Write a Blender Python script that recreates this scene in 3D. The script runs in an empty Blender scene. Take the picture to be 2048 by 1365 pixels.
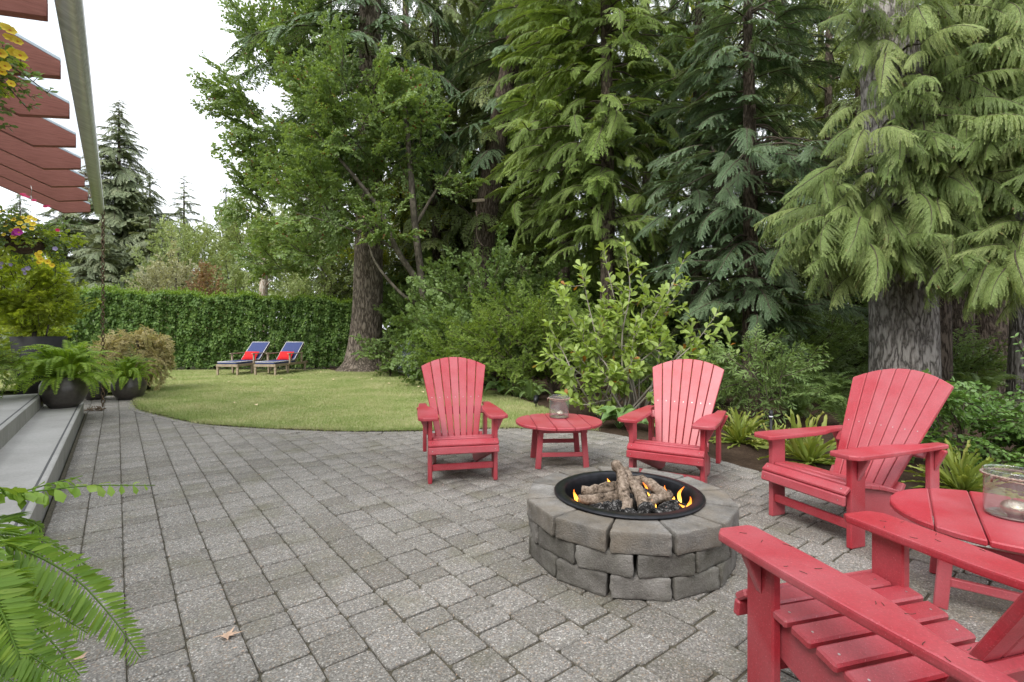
import bpy, bmesh, math, random
import numpy as np
from mathutils import Vector, Matrix, Euler

R = math.radians
rng = np.random.default_rng(7)
random.seed(7)
SC = bpy.context.scene
COL = SC.collection

# ------------------------------------------------------------------ camera, sky, sun, exposure
F_PX, HORIZON, EYE = 1000.0, 663.0, 1.32          # focal length and horizon in 2048-px photo units, eye height in m
cam_d = bpy.data.cameras.new('camera')
cam_d.sensor_width = 36.0
cam_d.lens = 36.0 * F_PX / 2048.0
cam_d.shift_y = -(682.5 - HORIZON) / 2048.0
cam_d.clip_start = 0.05
cam_d.clip_end = 2000.0
cam = bpy.data.objects.new('camera', cam_d)
COL.objects.link(cam)
cam.location = (0, 0, EYE)
cam.rotation_euler = (R(90), 0, 0)
SC.camera = cam

SUN_EL, SUN_AZ = 46.0, 212.0                      # overcast: a wide soft sun from behind and left of the camera
world = bpy.data.worlds.new('World')
SC.world = world
world.use_nodes = True
wn = world.node_tree
wn.nodes.clear()
sky = wn.nodes.new('ShaderNodeTexSky')
sky.sky_type = 'NISHITA'
sky.sun_disc = False
sky.sun_elevation = R(SUN_EL)
sky.sun_rotation = R(SUN_AZ)
sky.dust_density = 4.0
wmix = wn.nodes.new('ShaderNodeMixRGB')
wtc = wn.nodes.new('ShaderNodeTexCoord')
wno = wn.nodes.new('ShaderNodeTexNoise')
wno.inputs['Scale'].default_value = 2.2
wno.inputs['Detail'].default_value = 5.0
wcr = wn.nodes.new('ShaderNodeValToRGB')
wcr.color_ramp.elements[0].position = 0.3
wcr.color_ramp.elements[1].position = 0.75
wcr.color_ramp.elements[0].color = (8.3, 8.75, 9.4, 1)
wcr.color_ramp.elements[1].color = (9.9, 10.0, 10.2, 1)
wbg = wn.nodes.new('ShaderNodeBackground')
wbg.inputs['Strength'].default_value = 0.1
wout = wn.nodes.new('ShaderNodeOutputWorld')
wmix.inputs['Fac'].default_value = 0.9
wn.links.new(wtc.outputs['Generated'], wno.inputs['Vector'])
wn.links.new(wno.outputs['Fac'], wcr.inputs['Fac'])
wn.links.new(sky.outputs[0], wmix.inputs['Color1'])
wn.links.new(wcr.outputs['Color'], wmix.inputs['Color2'])
wn.links.new(wmix.outputs[0], wbg.inputs['Color'])
wn.links.new(wbg.outputs[0], wout.inputs['Surface'])

sun_d = bpy.data.lights.new('sun', 'SUN')
sun_d.energy = 1.5
sun_d.angle = R(30)
sun_d.color = (1.0, 0.965, 0.91)
sun = bpy.data.objects.new('sun', sun_d)
COL.objects.link(sun)
_az = R(SUN_AZ)
_sdir = Vector((math.sin(_az) * math.cos(R(SUN_EL)), math.cos(_az) * math.cos(R(SUN_EL)), math.sin(R(SUN_EL))))
sun.rotation_euler = (-_sdir).to_track_quat('-Z', 'Y').to_euler()
sun.location = (-10, -10, 30)

SC.view_settings.view_transform = 'Standard'
SC.view_settings.look = 'None'
SC.view_settings.exposure = 1.0
SC.view_settings.gamma = 1.0
SC.view_settings.use_curve_mapping = False
SC.render.engine = 'CYCLES'
SC.cycles.max_bounces = 5
SC.cycles.diffuse_bounces = 3
SC.cycles.glossy_bounces = 2
SC.cycles.transmission_bounces = 2
SC.cycles.transparent_max_bounces = 8
SC.cycles.caustics_reflective = False
SC.cycles.caustics_refractive = False
SC.cycles.use_denoising = True
SC.cycles.use_adaptive_sampling = True
SC.cycles.adaptive_threshold = 0.02

# house direction: U runs along the terrace steps, W points from the house to the lawn
U = Vector((-0.62, 0.7846, 0)).normalized()
W = Vector((0.7846, 0.62, 0)).normalized()
def uw(u, w, z=0.0):
    return Vector((U.x * u + W.x * w, U.y * u + W.y * w, z))
UW_ROT = math.atan2(W.y, W.x)                      # object +X -> W, +Y -> U
def at(px, py, Y):
    """world point that lies Y metres ahead at a measured photo position"""
    return Vector(((px - 1024) / F_PX * Y, Y, EYE - (py - HORIZON) / F_PX * Y))
def gx(px, Y):
    return (px - 1024) / F_PX * Y

# ------------------------------------------------------------------ materials
def new_mat(name):
    m = bpy.data.materials.new(name)
    m.use_nodes = True
    nt = m.node_tree
    b = nt.nodes['Principled BSDF']
    return m, nt, b, nt.nodes['Material Output']
def N(nt, t, **kw):
    n = nt.nodes.new(t)
    for k, v in kw.items():
        if k in ('Scale', 'Detail', 'Roughness', 'Distortion', 'Fac', 'Strength', 'Distance', 'Randomness'):
            n.inputs[k].default_value = v
        else:
            setattr(n, k, v)
    return n
def ramp(nt, src, stops):
    r = nt.nodes.new('ShaderNodeValToRGB')
    el = r.color_ramp.elements
    while len(el) < len(stops):
        el.new(0.5)
    for e, (p, c) in zip(el, stops):
        e.position = p
        e.color = (c[0], c[1], c[2], 1) if hasattr(c, '__len__') else (c, c, c, 1)
    nt.links.new(src, r.inputs['Fac'])
    return r.outputs['Color']
def mixc(nt, fac, a, b, mode='MIX'):
    n = nt.nodes.new('ShaderNodeMixRGB')
    n.blend_type = mode
    for k, v in (('Fac', fac), ('Color1', a), ('Color2', b)):
        if hasattr(v, 'is_linked') or hasattr(v, 'links'):
            nt.links.new(v, n.inputs[k])
        elif hasattr(v, '__len__'):
            n.inputs[k].default_value = (v[0], v[1], v[2], 1)
        else:
            n.inputs[k].default_value = v
    return n.outputs[0]
def math_n(nt, op, a, b=None):
    n = nt.nodes.new('ShaderNodeMath')
    n.operation = op
    for i, v in enumerate((a, b)):
        if v is None:
            continue
        if hasattr(v, 'links'):
            nt.links.new(v, n.inputs[i])
        else:
            n.inputs[i].default_value = v
    return n.outputs[0]
def pos(nt, scale=None):
    g = nt.nodes.new('ShaderNodeNewGeometry')
    if scale is None:
        return g.outputs['Position']
    mp = nt.nodes.new('ShaderNodeMapping')
    mp.inputs['Scale'].default_value = scale
    nt.links.new(g.outputs['Position'], mp.inputs['Vector'])
    return mp.outputs[0]
def objc(nt, scale=(1, 1, 1)):
    g = nt.nodes.new('ShaderNodeTexCoord')
    mp = nt.nodes.new('ShaderNodeMapping')
    mp.inputs['Scale'].default_value = scale
    nt.links.new(g.outputs['Object'], mp.inputs['Vector'])
    return mp.outputs[0]
def noise(nt, vec, scale, detail=4, rough=0.55):
    n = N(nt, 'ShaderNodeTexNoise', Scale=scale, Detail=detail, Roughness=rough)
    nt.links.new(vec, n.inputs['Vector'])
    return n.outputs['Fac']
def voro(nt, vec, scale, out='Color', feature='F1'):
    n = N(nt, 'ShaderNodeTexVoronoi', Scale=scale)
    n.feature = feature
    nt.links.new(vec, n.inputs['Vector'])
    return n.outputs[out]
def bump(nt, b, h, strength=0.4, dist=0.01):
    n = N(nt, 'ShaderNodeBump', Strength=strength, Distance=dist)
    nt.links.new(h, n.inputs['Height'])
    nt.links.new(n.outputs[0], b.inputs['Normal'])
def setb(b, **kw):
    names = {'rough': 'Roughness', 'metal': 'Metallic', 'spec': 'Specular IOR Level', 'col': 'Base Color', 'trans': 'Transmission Weight',
             'ior': 'IOR', 'alpha': 'Alpha', 'coat': 'Coat Weight', 'sheen': 'Sheen Weight'}
    for k, v in kw.items():
        i = b.inputs[names[k]]
        i.default_value = (v[0], v[1], v[2], 1) if hasattr(v, '__len__') else v

def leaf_mat(name, c1, c2, transl=0.28, rough=0.5, spec=0.35, c3=None, dead=None, nscale=0.9, wts=(0.3, 0.45, 0.35)):
    """foliage: colour drifts from spray to spray and from leaf to leaf; light passes through the blade"""
    m, nt, b, out = new_mat(name)
    oi = nt.nodes.new('ShaderNodeObjectInfo')
    at_ = N(nt, 'ShaderNodeAttribute', attribute_name='tint')
    nz = noise(nt, pos(nt), nscale, 3)
    f = math_n(nt, 'ADD', math_n(nt, 'MULTIPLY', oi.outputs['Random'], wts[0]), math_n(nt, 'MULTIPLY', at_.outputs['Fac'], wts[1]))
    f = math_n(nt, 'ADD', f, math_n(nt, 'MULTIPLY', nz, wts[2]))
    stops = [(0.1, c1), (0.62, c2)]
    if c3:
        stops.append((0.95, c3))
    col = ramp(nt, f, stops)
    if dead:
        k = ramp(nt, at_.outputs['Fac'], [(0.985, 0.0), (0.988, 1.0)])
        col = mixc(nt, k, col, dead)
    nt.links.new(col, b.inputs['Base Color'])
    setb(b, rough=rough, spec=spec)
    tr = nt.nodes.new('ShaderNodeBsdfTranslucent')
    nt.links.new(mixc(nt, 1.0, col, (1.25, 1.2, 0.55), 'MULTIPLY'), tr.inputs['Color'])
    mx = nt.nodes.new('ShaderNodeMixShader')
    mx.inputs[0].default_value = transl
    nt.links.new(b.outputs[0], mx.inputs[1])
    nt.links.new(tr.outputs[0], mx.inputs[2])
    nt.links.new(mx.outputs[0], out.inputs['Surface'])
    return m
def bark_mat(name, c1, c2, c3, vs=9.0, stretch=0.27, strength=1.0):
    m, nt, b, out = new_mat(name)
    v = objc(nt, (1, 1, stretch))
    wob = N(nt, 'ShaderNodeTexNoise', Scale=5.0, Detail=4)
    nt.links.new(v, wob.inputs['Vector'])
    vv = mixc(nt, 0.09, v, wob.outputs['Color'], 'ADD')
    e = noise(nt, vv, vs * 1.5, 3, 0.5)
    n2 = noise(nt, v, 42, 6, 0.65)
    n3 = noise(nt, objc(nt, (1, 1, 0.6)), 1.3, 3)
    ridge = ramp(nt, math_n(nt, 'ABSOLUTE', math_n(nt, 'SUBTRACT', e, 0.5)), [(0.0, 0.0), (0.1, 0.85), (0.2, 1.0)])
    h = mixc(nt, 0.45, ridge, n2)
    col = ramp(nt, h, [(0.12, c1), (0.5, c2), (0.85, c3)])
    col = mixc(nt, ramp(nt, n3, [(0.45, 0.0), (0.75, 0.35)]), col, (0.16, 0.15, 0.11))
    nt.links.new(col, b.inputs['Base Color'])
    setb(b, rough=0.95, spec=0.15)
    bump(nt, b, h, strength, 0.05)
    return m
def plain_mat(name, col, rough=0.6, metal=0.0, spec=0.4, var=0.15, nscale=8.0, bstr=0.1, coords='obj'):
    m, nt, b, out = new_mat(name)
    v = objc(nt) if coords == 'obj' else pos(nt)
    n1 = noise(nt, v, nscale, 5, 0.6)
    lo = tuple(c * (1 - var) for c in col)
    hi = tuple(min(1, c * (1 + var)) for c in col)
    nt.links.new(ramp(nt, n1, [(0.3, lo), (0.7, hi)]), b.inputs['Base Color'])
    setb(b, rough=rough, metal=metal, spec=spec)
    if bstr:
        bump(nt, b, noise(nt, v, nscale * 6, 4), bstr, 0.004)
    return m

M = {}
# foliage
M['hemlock'] = leaf_mat('hemlock_needles', (0.13, 0.21, 0.042), (0.225, 0.325, 0.075), 0.38, c3=(0.32, 0.425, 0.12), wts=(0.5, 0.4, 0.3))
M['fir'] = leaf_mat('fir_needles', (0.08, 0.14, 0.068), (0.135, 0.215, 0.105), 0.28, c3=(0.21, 0.3, 0.165), wts=(0.5, 0.4, 0.3))
M['darkfir'] = leaf_mat('background_needles', (0.12, 0.17, 0.06), (0.2, 0.26, 0.09), 0.32, c3=(0.3, 0.34, 0.13))  # needles of the background conifers in the wood
M['cedar'] = leaf_mat('cedar_scales', (0.135, 0.205, 0.06), (0.22, 0.3, 0.09), 0.3, c3=(0.34, 0.41, 0.15), wts=(0.55, 0.4, 0.25), dead=(0.2, 0.13, 0.05))
M['pale'] = leaf_mat('far_needles', (0.15, 0.19, 0.11), (0.22, 0.265, 0.15), 0.22, c3=(0.32, 0.34, 0.2))  # distance haze is put into the colour: paler needles beyond the hedge
M['palebroad'] = leaf_mat('far_broad_leaves', (0.19, 0.25, 0.1), (0.3, 0.37, 0.14), 0.25, c3=(0.38, 0.42, 0.2))  # leaves paler as well, the haze of distance mixed into their colour
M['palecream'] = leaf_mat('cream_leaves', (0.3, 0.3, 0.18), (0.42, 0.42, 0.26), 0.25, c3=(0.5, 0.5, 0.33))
M['rust'] = leaf_mat('rust_leaves', (0.24, 0.12, 0.07), (0.32, 0.19, 0.1), 0.2, c3=(0.28, 0.27, 0.12))
M['broad'] = leaf_mat('broad_leaves', (0.13, 0.21, 0.055), (0.24, 0.34, 0.11), 0.42, 0.38, 0.5, c3=(0.2, 0.29, 0.08), dead=(0.2, 0.09, 0.03))
M['thicket'] = leaf_mat('thicket_leaves', (0.11, 0.19, 0.055), (0.2, 0.29, 0.095), 0.36, 0.45, 0.4, c3=(0.19, 0.28, 0.08))
M['lime'] = leaf_mat('lime_maple_leaves', (0.12, 0.2, 0.035), (0.22, 0.32, 0.06), 0.4, c3=(0.34, 0.43, 0.1))
M['potmaple'] = leaf_mat('pot_maple_leaves', (0.2, 0.29, 0.03), (0.36, 0.45, 0.05), 0.5, c3=(0.5, 0.57, 0.1))
M['magnolia'] = leaf_mat('obovate_leaves', (0.19, 0.29, 0.06), (0.34, 0.45, 0.11), 0.38, 0.42, 0.45, c3=(0.47, 0.56, 0.2), dead=(0.38, 0.16, 0.03))
M['hedge'] = leaf_mat('hedge_leaves', (0.055, 0.12, 0.025), (0.115, 0.2, 0.045), 0.3, 0.5, 0.3, c3=(0.24, 0.34, 0.09), nscale=2.6, wts=(0.0, 0.5, 0.6))
M['hedgetop'] = leaf_mat('hedge_new_leaves', (0.12, 0.22, 0.03), (0.22, 0.33, 0.05), 0.35, c3=(0.3, 0.4, 0.08))
M['fern'] = leaf_mat('fern_fronds', (0.15, 0.27, 0.03), (0.28, 0.42, 0.05), 0.44, 0.45, 0.35, c3=(0.42, 0.55, 0.1))
M['nearfern'] = leaf_mat('near_fern_fronds', (0.1, 0.2, 0.025), (0.19, 0.32, 0.04), 0.42, 0.42, 0.4, c3=(0.32, 0.44, 0.08))
M['tongue'] = leaf_mat('strap_fronds', (0.11, 0.18, 0.035), (0.25, 0.3, 0.06), 0.3, 0.45, 0.35, c3=(0.52, 0.44, 0.17), dead=(0.3, 0.14, 0.05))
M['hosta'] = leaf_mat('hosta_leaves', (0.13, 0.24, 0.08), (0.22, 0.34, 0.12), 0.25, 0.4, 0.4, c3=(0.4, 0.5, 0.26))
M['rust_maple'] = leaf_mat('weeping_maple_leaves', (0.36, 0.36, 0.15), (0.52, 0.45, 0.24), 0.34, c3=(0.6, 0.54, 0.3), nscale=3)
M['yellowmaple'] = leaf_mat('yellow_or_backlit_maple_leaves', (0.15, 0.2, 0.03), (0.3, 0.34, 0.05), 0.42, c3=(0.5, 0.44, 0.06))
M['rightshrub'] = leaf_mat('rounded_leaves', (0.07, 0.15, 0.035), (0.14, 0.25, 0.06), 0.28, 0.4, 0.45, c3=(0.24, 0.36, 0.12))
M['bluegrey'] = leaf_mat('blue_grey_leaves', (0.06, 0.085, 0.085), (0.1, 0.13, 0.125), 0.15)
M['grass'] = leaf_mat('grass_blades', (0.15, 0.24, 0.06), (0.29, 0.36, 0.125), 0.15, 0.6, 0.2, c3=(0.54, 0.5, 0.3), nscale=1.1, wts=(0.0, 0.42, 0.95))
# bark and wood
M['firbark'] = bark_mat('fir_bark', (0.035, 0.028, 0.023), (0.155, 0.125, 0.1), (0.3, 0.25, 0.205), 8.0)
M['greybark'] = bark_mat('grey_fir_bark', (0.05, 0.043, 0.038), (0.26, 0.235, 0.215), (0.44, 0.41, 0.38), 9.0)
M['darkbark'] = bark_mat('dark_bark', (0.025, 0.02, 0.016), (0.095, 0.072, 0.055), (0.17, 0.135, 0.105), 9.0)  # dark brown bark
M['thinbark'] = bark_mat('smooth_bark', (0.045, 0.038, 0.028), (0.09, 0.077, 0.06), (0.16, 0.14, 0.11), 5.0, 0.5, 0.3)
M['palebark'] = bark_mat('snag_bark', (0.2, 0.12, 0.07), (0.45, 0.38, 0.3), (0.62, 0.57, 0.5), 5.0, 0.4, 0.4)
M['twig'] = plain_mat('grey_twig', (0.3, 0.27, 0.23), 0.85)
M['darktwig'] = plain_mat('brown_twig', (0.075, 0.058, 0.042), 0.9)

def paver_mat():
    m, nt, b, out = new_mat('exposed_aggregate_paver')
    p = pos(nt)
    wob = N(nt, 'ShaderNodeTexNoise', Scale=60.0, Detail=2)
    nt.links.new(p, wob.inputs['Vector'])
    v1 = voro(nt, p, 150)
    sep = nt.nodes.new('ShaderNodeSeparateColor')
    nt.links.new(v1, sep.inputs[0])
    stone = ramp(nt, sep.outputs[0], [(0.0, (0.13, 0.122, 0.11)), (0.3, (0.2, 0.19, 0.175)), (0.55, (0.25, 0.237, 0.219)), (0.8, (0.305, 0.287, 0.26)), (0.93, (0.38, 0.362, 0.335)), (1.0, (0.55, 0.525, 0.49))])
    warm = ramp(nt, sep.outputs[1], [(0.86, 0.0), (0.95, 0.5)])
    stone = mixc(nt, warm, stone, (0.36, 0.26, 0.18))
    ed = voro(nt, p, 150, 'Distance')
    stone = mixc(nt, ramp(nt, ed, [(0.35, 0.0), (0.75, 0.5)]), stone, (0.13, 0.12, 0.105))
    oi = nt.nodes.new('ShaderNodeObjectInfo')
    at_ = N(nt, 'ShaderNodeAttribute', attribute_name='tint')
    per = math_n(nt, 'FRACT', math_n(nt, 'ADD', oi.outputs['Random'], math_n(nt, 'MULTIPLY', at_.outputs['Fac'], 0.999)))
    per_c = ramp(nt, per, [(0.0, (0.86, 0.85, 0.82)), (0.3, (1.02, 1.02, 1.01)), (0.7, (1.1, 1.1, 1.1)), (1.0, (1.2, 1.2, 1.2))])
    stone = mixc(nt, 1.0, stone, per_c, 'MULTIPLY')
    st = noise(nt, p, 1.4, 7, 0.74)
    stone = mixc(nt, ramp(nt, st, [(0.52, 0.0), (0.76, 0.45)]), stone, (0.12, 0.11, 0.095))
    mo = noise(nt, p, 2.3, 5, 0.65)
    stone = mixc(nt, ramp(nt, mo, [(0.5, 0.0), (0.73, 0.5)]), stone, (0.145, 0.138, 0.075))
    nt.links.new(stone, b.inputs['Base Color'])
    setb(b, rough=0.9, spec=0.25)
    bump(nt, b, ramp(nt, ed, [(0.0, 1.0), (0.9, 0.0)]), 0.5, 0.005)
    return m
M['paver'] = paver_mat()
M['joint'] = plain_mat('sandy_joint', (0.085, 0.075, 0.052), 1.0, nscale=40, var=0.4, coords='pos')

def red_mat():
    m, nt, b, out = new_mat('weathered_red_plastic')
    v = objc(nt, (1, 1, 1))
    n1 = noise(nt, v, 120, 3, 0.7)
    n2 = noise(nt, v, 3.0, 5, 0.6)
    oi = nt.nodes.new('ShaderNodeObjectInfo')
    base = ramp(nt, n1, [(0.3, (0.31, 0.011, 0.021)), (0.7, (0.45, 0.023, 0.04))])
    f = math_n(nt, 'ADD', math_n(nt, 'MULTIPLY', n2, 0.8), math_n(nt, 'MULTIPLY', oi.outputs['Random'], 0.2))
    chalk = ramp(nt, f, [(0.36, 0.02), (0.7, 0.34)])
    col = mixc(nt, chalk, base, (0.56, 0.27, 0.3))
    sp = noise(nt, v, 240, 2, 0.5)
    col = mixc(nt, ramp(nt, sp, [(0.66, 0.0), (0.74, 0.35)]), col, (0.7, 0.45, 0.47))
    nt.links.new(col, b.inputs['Base Color'])
    setb(b, rough=0.41, spec=0.65)
    bump(nt, b, n1, 0.12, 0.002)
    return m
M['red'] = red_mat()
M['steel'] = plain_mat('screw_steel', (0.5, 0.47, 0.45), 0.35, 0.9, bstr=0)

def stone_mat(name, filmcol, amount):
    m, nt, b, out = new_mat(name)
    p = pos(nt)
    n1 = noise(nt, p, 7, 6, 0.65)
    n2 = noise(nt, p, 120, 3, 0.6)
    oi = nt.nodes.new('ShaderNodeObjectInfo')
    c = ramp(nt, n1, [(0.25, (0.085, 0.08, 0.072)), (0.5, (0.205, 0.197, 0.185)), (0.75, (0.335, 0.325, 0.31))])
    c = mixc(nt, ramp(nt, n2, [(0.35, 0.35), (0.65, 0.0)]), c, (0.1, 0.09, 0.08))
    c = mixc(nt, ramp(nt, n2, [(0.63, 0.0), (0.72, 0.4)]), c, (0.5, 0.46, 0.4))
    per = ramp(nt, oi.outputs['Random'], [(0, (0.72, 0.71, 0.69)), (1, (1.25, 1.24, 1.23))])
    c = mixc(nt, 1.0, c, per, 'MULTIPLY')
    film_or_sheen = noise(nt, p, 3.1, 5, 0.7)
    c = mixc(nt, ramp(nt, film_or_sheen, [(0.42, 0.0), (0.7, amount)]), c, filmcol)
    nt.links.new(c, b.inputs['Base Color'])
    setb(b, rough=0.95, spec=0.2)
    bump(nt, b, mixc(nt, 0.5, noise(nt, p, 28, 5, 0.7), n2), 0.9, 0.014)
    return m
M['stone'] = stone_mat('tumbled_concrete_block', (0.09, 0.09, 0.06), 0.5)
M['capstone'] = stone_mat('brown_filmed_cap_block', (0.235, 0.195, 0.145), 0.75)
M['blacksteel'] = plain_mat('fire_ring_steel', (0.022, 0.023, 0.027), 0.42, 0.6, var=0.4, nscale=20, bstr=0.15)
def log_mat(name, stops, sc):
    m, nt, b, out = new_mat(name)
    v = objc(nt)
    n1 = noise(nt, v, sc, 7, 0.72)
    n2 = noise(nt, v, sc * 4, 4, 0.6)
    f = math_n(nt, 'ADD', math_n(nt, 'MULTIPLY', n1, 0.7), math_n(nt, 'MULTIPLY', n2, 0.3))
    nt.links.new(ramp(nt, f, stops), b.inputs['Base Color'])
    setb(b, rough=0.95, spec=0.15)
    bump(nt, b, f, 0.9, 0.02)
    return m
M['log'] = log_mat('weathered_log', [(0.36, (0.035, 0.025, 0.018)), (0.48, (0.19, 0.145, 0.108)), (0.64, (0.4, 0.32, 0.255))], 13)
M['char'] = log_mat('charred_log', [(0.4, (0.008, 0.008, 0.008)), (0.52, (0.03, 0.028, 0.027)), (0.66, (0.34, 0.33, 0.32))], 26)
def flame_mat():
    m, nt, b, out = new_mat('flame')
    e = nt.nodes.new('ShaderNodeEmission')
    v = objc(nt)
    sp = nt.nodes.new('ShaderNodeSeparateXYZ')
    nt.links.new(v, sp.inputs[0])
    nt.links.new(ramp(nt, sp.outputs[2], [(0.0, (1.0, 0.55, 0.12)), (0.04, (1.0, 0.42, 0.06)), (0.09, (1.0, 0.18, 0.02))]), e.inputs['Color'])
    e.inputs['Strength'].default_value = 1.9
    nt.links.new(e.outputs[0], out.inputs['Surface'])
    return m
M['flame'] = flame_mat()
def conc_mat():
    m, nt, b, out = new_mat('smooth_concrete')
    p = pos(nt)
    n1 = noise(nt, p, 1.6, 6, 0.6)
    n2 = noise(nt, p, 60, 4)
    c = ramp(nt, n1, [(0.3, (0.36, 0.345, 0.325)), (0.7, (0.5, 0.485, 0.465))])
    c = mixc(nt, ramp(nt, n2, [(0.3, 0.25), (0.6, 0.0)]), c, (0.2, 0.19, 0.17))
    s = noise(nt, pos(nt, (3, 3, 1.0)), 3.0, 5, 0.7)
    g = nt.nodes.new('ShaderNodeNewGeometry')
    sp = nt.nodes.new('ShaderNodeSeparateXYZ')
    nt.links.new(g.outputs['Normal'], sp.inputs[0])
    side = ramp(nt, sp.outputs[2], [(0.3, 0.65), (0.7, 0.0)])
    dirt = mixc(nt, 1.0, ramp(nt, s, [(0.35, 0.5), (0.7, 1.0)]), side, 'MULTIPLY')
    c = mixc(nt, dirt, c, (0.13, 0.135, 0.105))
    nt.links.new(c, b.inputs['Base Color'])
    setb(b, rough=0.85, spec=0.25)
    bump(nt, b, n2, 0.15, 0.004)
    return m
M['concrete'] = conc_mat()
M['nosing'] = plain_mat('dark_nosing_groove', (0.1, 0.1, 0.1), 0.7)
def rafter_mat():
    m, nt, b, out = new_mat('red_stained_timber')
    v = objc(nt, (0.7, 9, 9))
    n1 = noise(nt, v, 9, 5, 0.7)
    n2 = noise(nt, objc(nt), 2.0, 3)
    c = ramp(nt, n1, [(0.25, (0.2, 0.07, 0.052)), (0.55, (0.3, 0.115, 0.088)), (0.8, (0.37, 0.155, 0.12))])
    c = mixc(nt, ramp(nt, n2, [(0.4, 0.0), (0.7, 0.3)]), c, (0.3, 0.13, 0.1))
    nt.links.new(c, b.inputs['Base Color'])
    setb(b, rough=0.75, spec=0.3)
    bump(nt, b, n1, 0.35, 0.004)
    return m
M['rafter'] = rafter_mat()
def zinc_mat():
    m, nt, b, out = new_mat('galvanised_gutter')
    v = objc(nt, (1, 0.06, 1))
    n1 = noise(nt, v, 40, 4)
    nt.links.new(ramp(nt, n1, [(0.3, (0.46, 0.465, 0.47)), (0.7, (0.72, 0.725, 0.73))]), b.inputs['Base Color'])
    setb(b, rough=0.32, metal=0.25, spec=0.8)
    bump(nt, b, noise(nt, objc(nt, (1, 0.35, 1)), 6, 3), 0.15, 0.02)
    return m
M['zinc'] = zinc_mat()
M['glazebar'] = plain_mat('aluminium_glazing_bar', (0.5, 0.55, 0.58), 0.35, 0.7, bstr=0)
def glass_mat(name, tint, rough=0.0, ior=1.45, film_or_sheen=0.0):
    m, nt, b, out = new_mat(name)
    g = nt.nodes.new('ShaderNodeBsdfGlossy')
    g.inputs['Roughness'].default_value = rough
    t = nt.nodes.new('ShaderNodeBsdfTransparent')
    t.inputs['Color'].default_value = (*tint, 1)
    fr = N(nt, 'ShaderNodeFresnel')
    fr.inputs['IOR'].default_value = ior
    mx = nt.nodes.new('ShaderNodeMixShader')
    gg = nt.nodes.new('ShaderNodeNewGeometry')
    nt.links.new(math_n(nt, 'MULTIPLY', fr.outputs[0], math_n(nt, 'SUBTRACT', 1.0, gg.outputs['Backfacing'])), mx.inputs[0])
    df = nt.nodes.new('ShaderNodeBsdfDiffuse')
    df.inputs['Color'].default_value = (0.75, 0.77, 0.76, 1)
    mf = nt.nodes.new('ShaderNodeMixShader')
    mf.inputs[0].default_value = film_or_sheen                  # pale diffuse share painted in for the sky's reflection, so the glass shows
    nt.links.new(t.outputs[0], mf.inputs[1])
    nt.links.new(df.outputs[0], mf.inputs[2])
    nt.links.new(mf.outputs[0], mx.inputs[1])
    nt.links.new(g.outputs[0], mx.inputs[2])
    nt.links.new(mx.outputs[0], out.inputs['Surface'])
    return m
M['roofglass'] = glass_mat('roof_glass', (0.93, 0.96, 0.97), 0.02)
M['jarglass'] = glass_mat('jar_glass', (0.87, 0.9, 0.885), 0.02, 2.1, 0.05)
M['jarbase'] = plain_mat('thick_jar_base', (0.2, 0.16, 0.14), 0.2, 0.0, 0.6, bstr=0)
M['pewter'] = plain_mat('hammered_pewter', (0.68, 0.6, 0.5), 0.22, 1.0, var=0.3, nscale=30, bstr=0.6)
M['rope'] = plain_mat('jute_rope', (0.38, 0.29, 0.24), 0.95, var=0.4, nscale=60)
M['potglaze'] = plain_mat('dark_glazed_pot', (0.075, 0.066, 0.058), 0.32, 0.15, 0.5, var=0.55, nscale=6, bstr=0.1)
M['potblack'] = plain_mat('black_planter', (0.016, 0.016, 0.017), 0.6, var=0.3)
M['soil'] = plain_mat('potting_soil', (0.035, 0.025, 0.018), 1.0, var=0.5, nscale=40, bstr=0.6)
M['chain'] = plain_mat('bronze_chain', (0.14, 0.095, 0.06), 0.5, 0.7, var=0.4, nscale=30)
M['teak'] = plain_mat('silvered_teak', (0.32, 0.255, 0.185), 0.75, var=0.25, nscale=14)
M['navy'] = plain_mat('navy_canvas', (0.06, 0.078, 0.19), 0.9, var=0.12, nscale=40, spec=0.2)
M['piping'] = plain_mat('white_piping', (0.72, 0.7, 0.68), 0.8, var=0.05)
M['scarlet'] = plain_mat('scarlet_canvas', (0.68, 0.025, 0.028), 0.85, var=0.1, nscale=30, spec=0.2)
M['blackmetal'] = plain_mat('black_metal', (0.02, 0.021, 0.023), 0.4, 0.5)
M['whiteband'] = plain_mat('pale_band', (0.7, 0.72, 0.75), 0.5)
M['wallpaint'] = plain_mat('house_siding', (0.2, 0.16, 0.13), 0.8)
M['yellow'] = plain_mat('yellow_petals', (0.8, 0.6, 0.03), 0.6, var=0.15, bstr=0)
M['orangeeye'] = plain_mat('orange_flower_eye', (0.55, 0.2, 0.01), 0.7, bstr=0)
M['magenta'] = plain_mat('magenta_petals', (0.4, 0.015, 0.26), 0.6, bstr=0)
M['crimson'] = plain_mat('crimson_petals', (0.55, 0.02, 0.1), 0.6, bstr=0)
M['lilac'] = plain_mat('lilac_petals', (0.34, 0.29, 0.45), 0.6, bstr=0)
M['coir'] = plain_mat('coir_liner', (0.07, 0.045, 0.03), 1.0, var=0.5, nscale=30, bstr=0.8)
M['deadleaf'] = plain_mat('dry_maple_leaf', (0.55, 0.38, 0.27), 0.8, var=0.25, nscale=30)
M['paleleaf'] = plain_mat('pale_fallen_leaf', (0.62, 0.5, 0.3), 0.8, var=0.2)
M['oldboard'] = plain_mat('grey_board', (0.33, 0.27, 0.2), 0.9, var=0.3, nscale=20)

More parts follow.
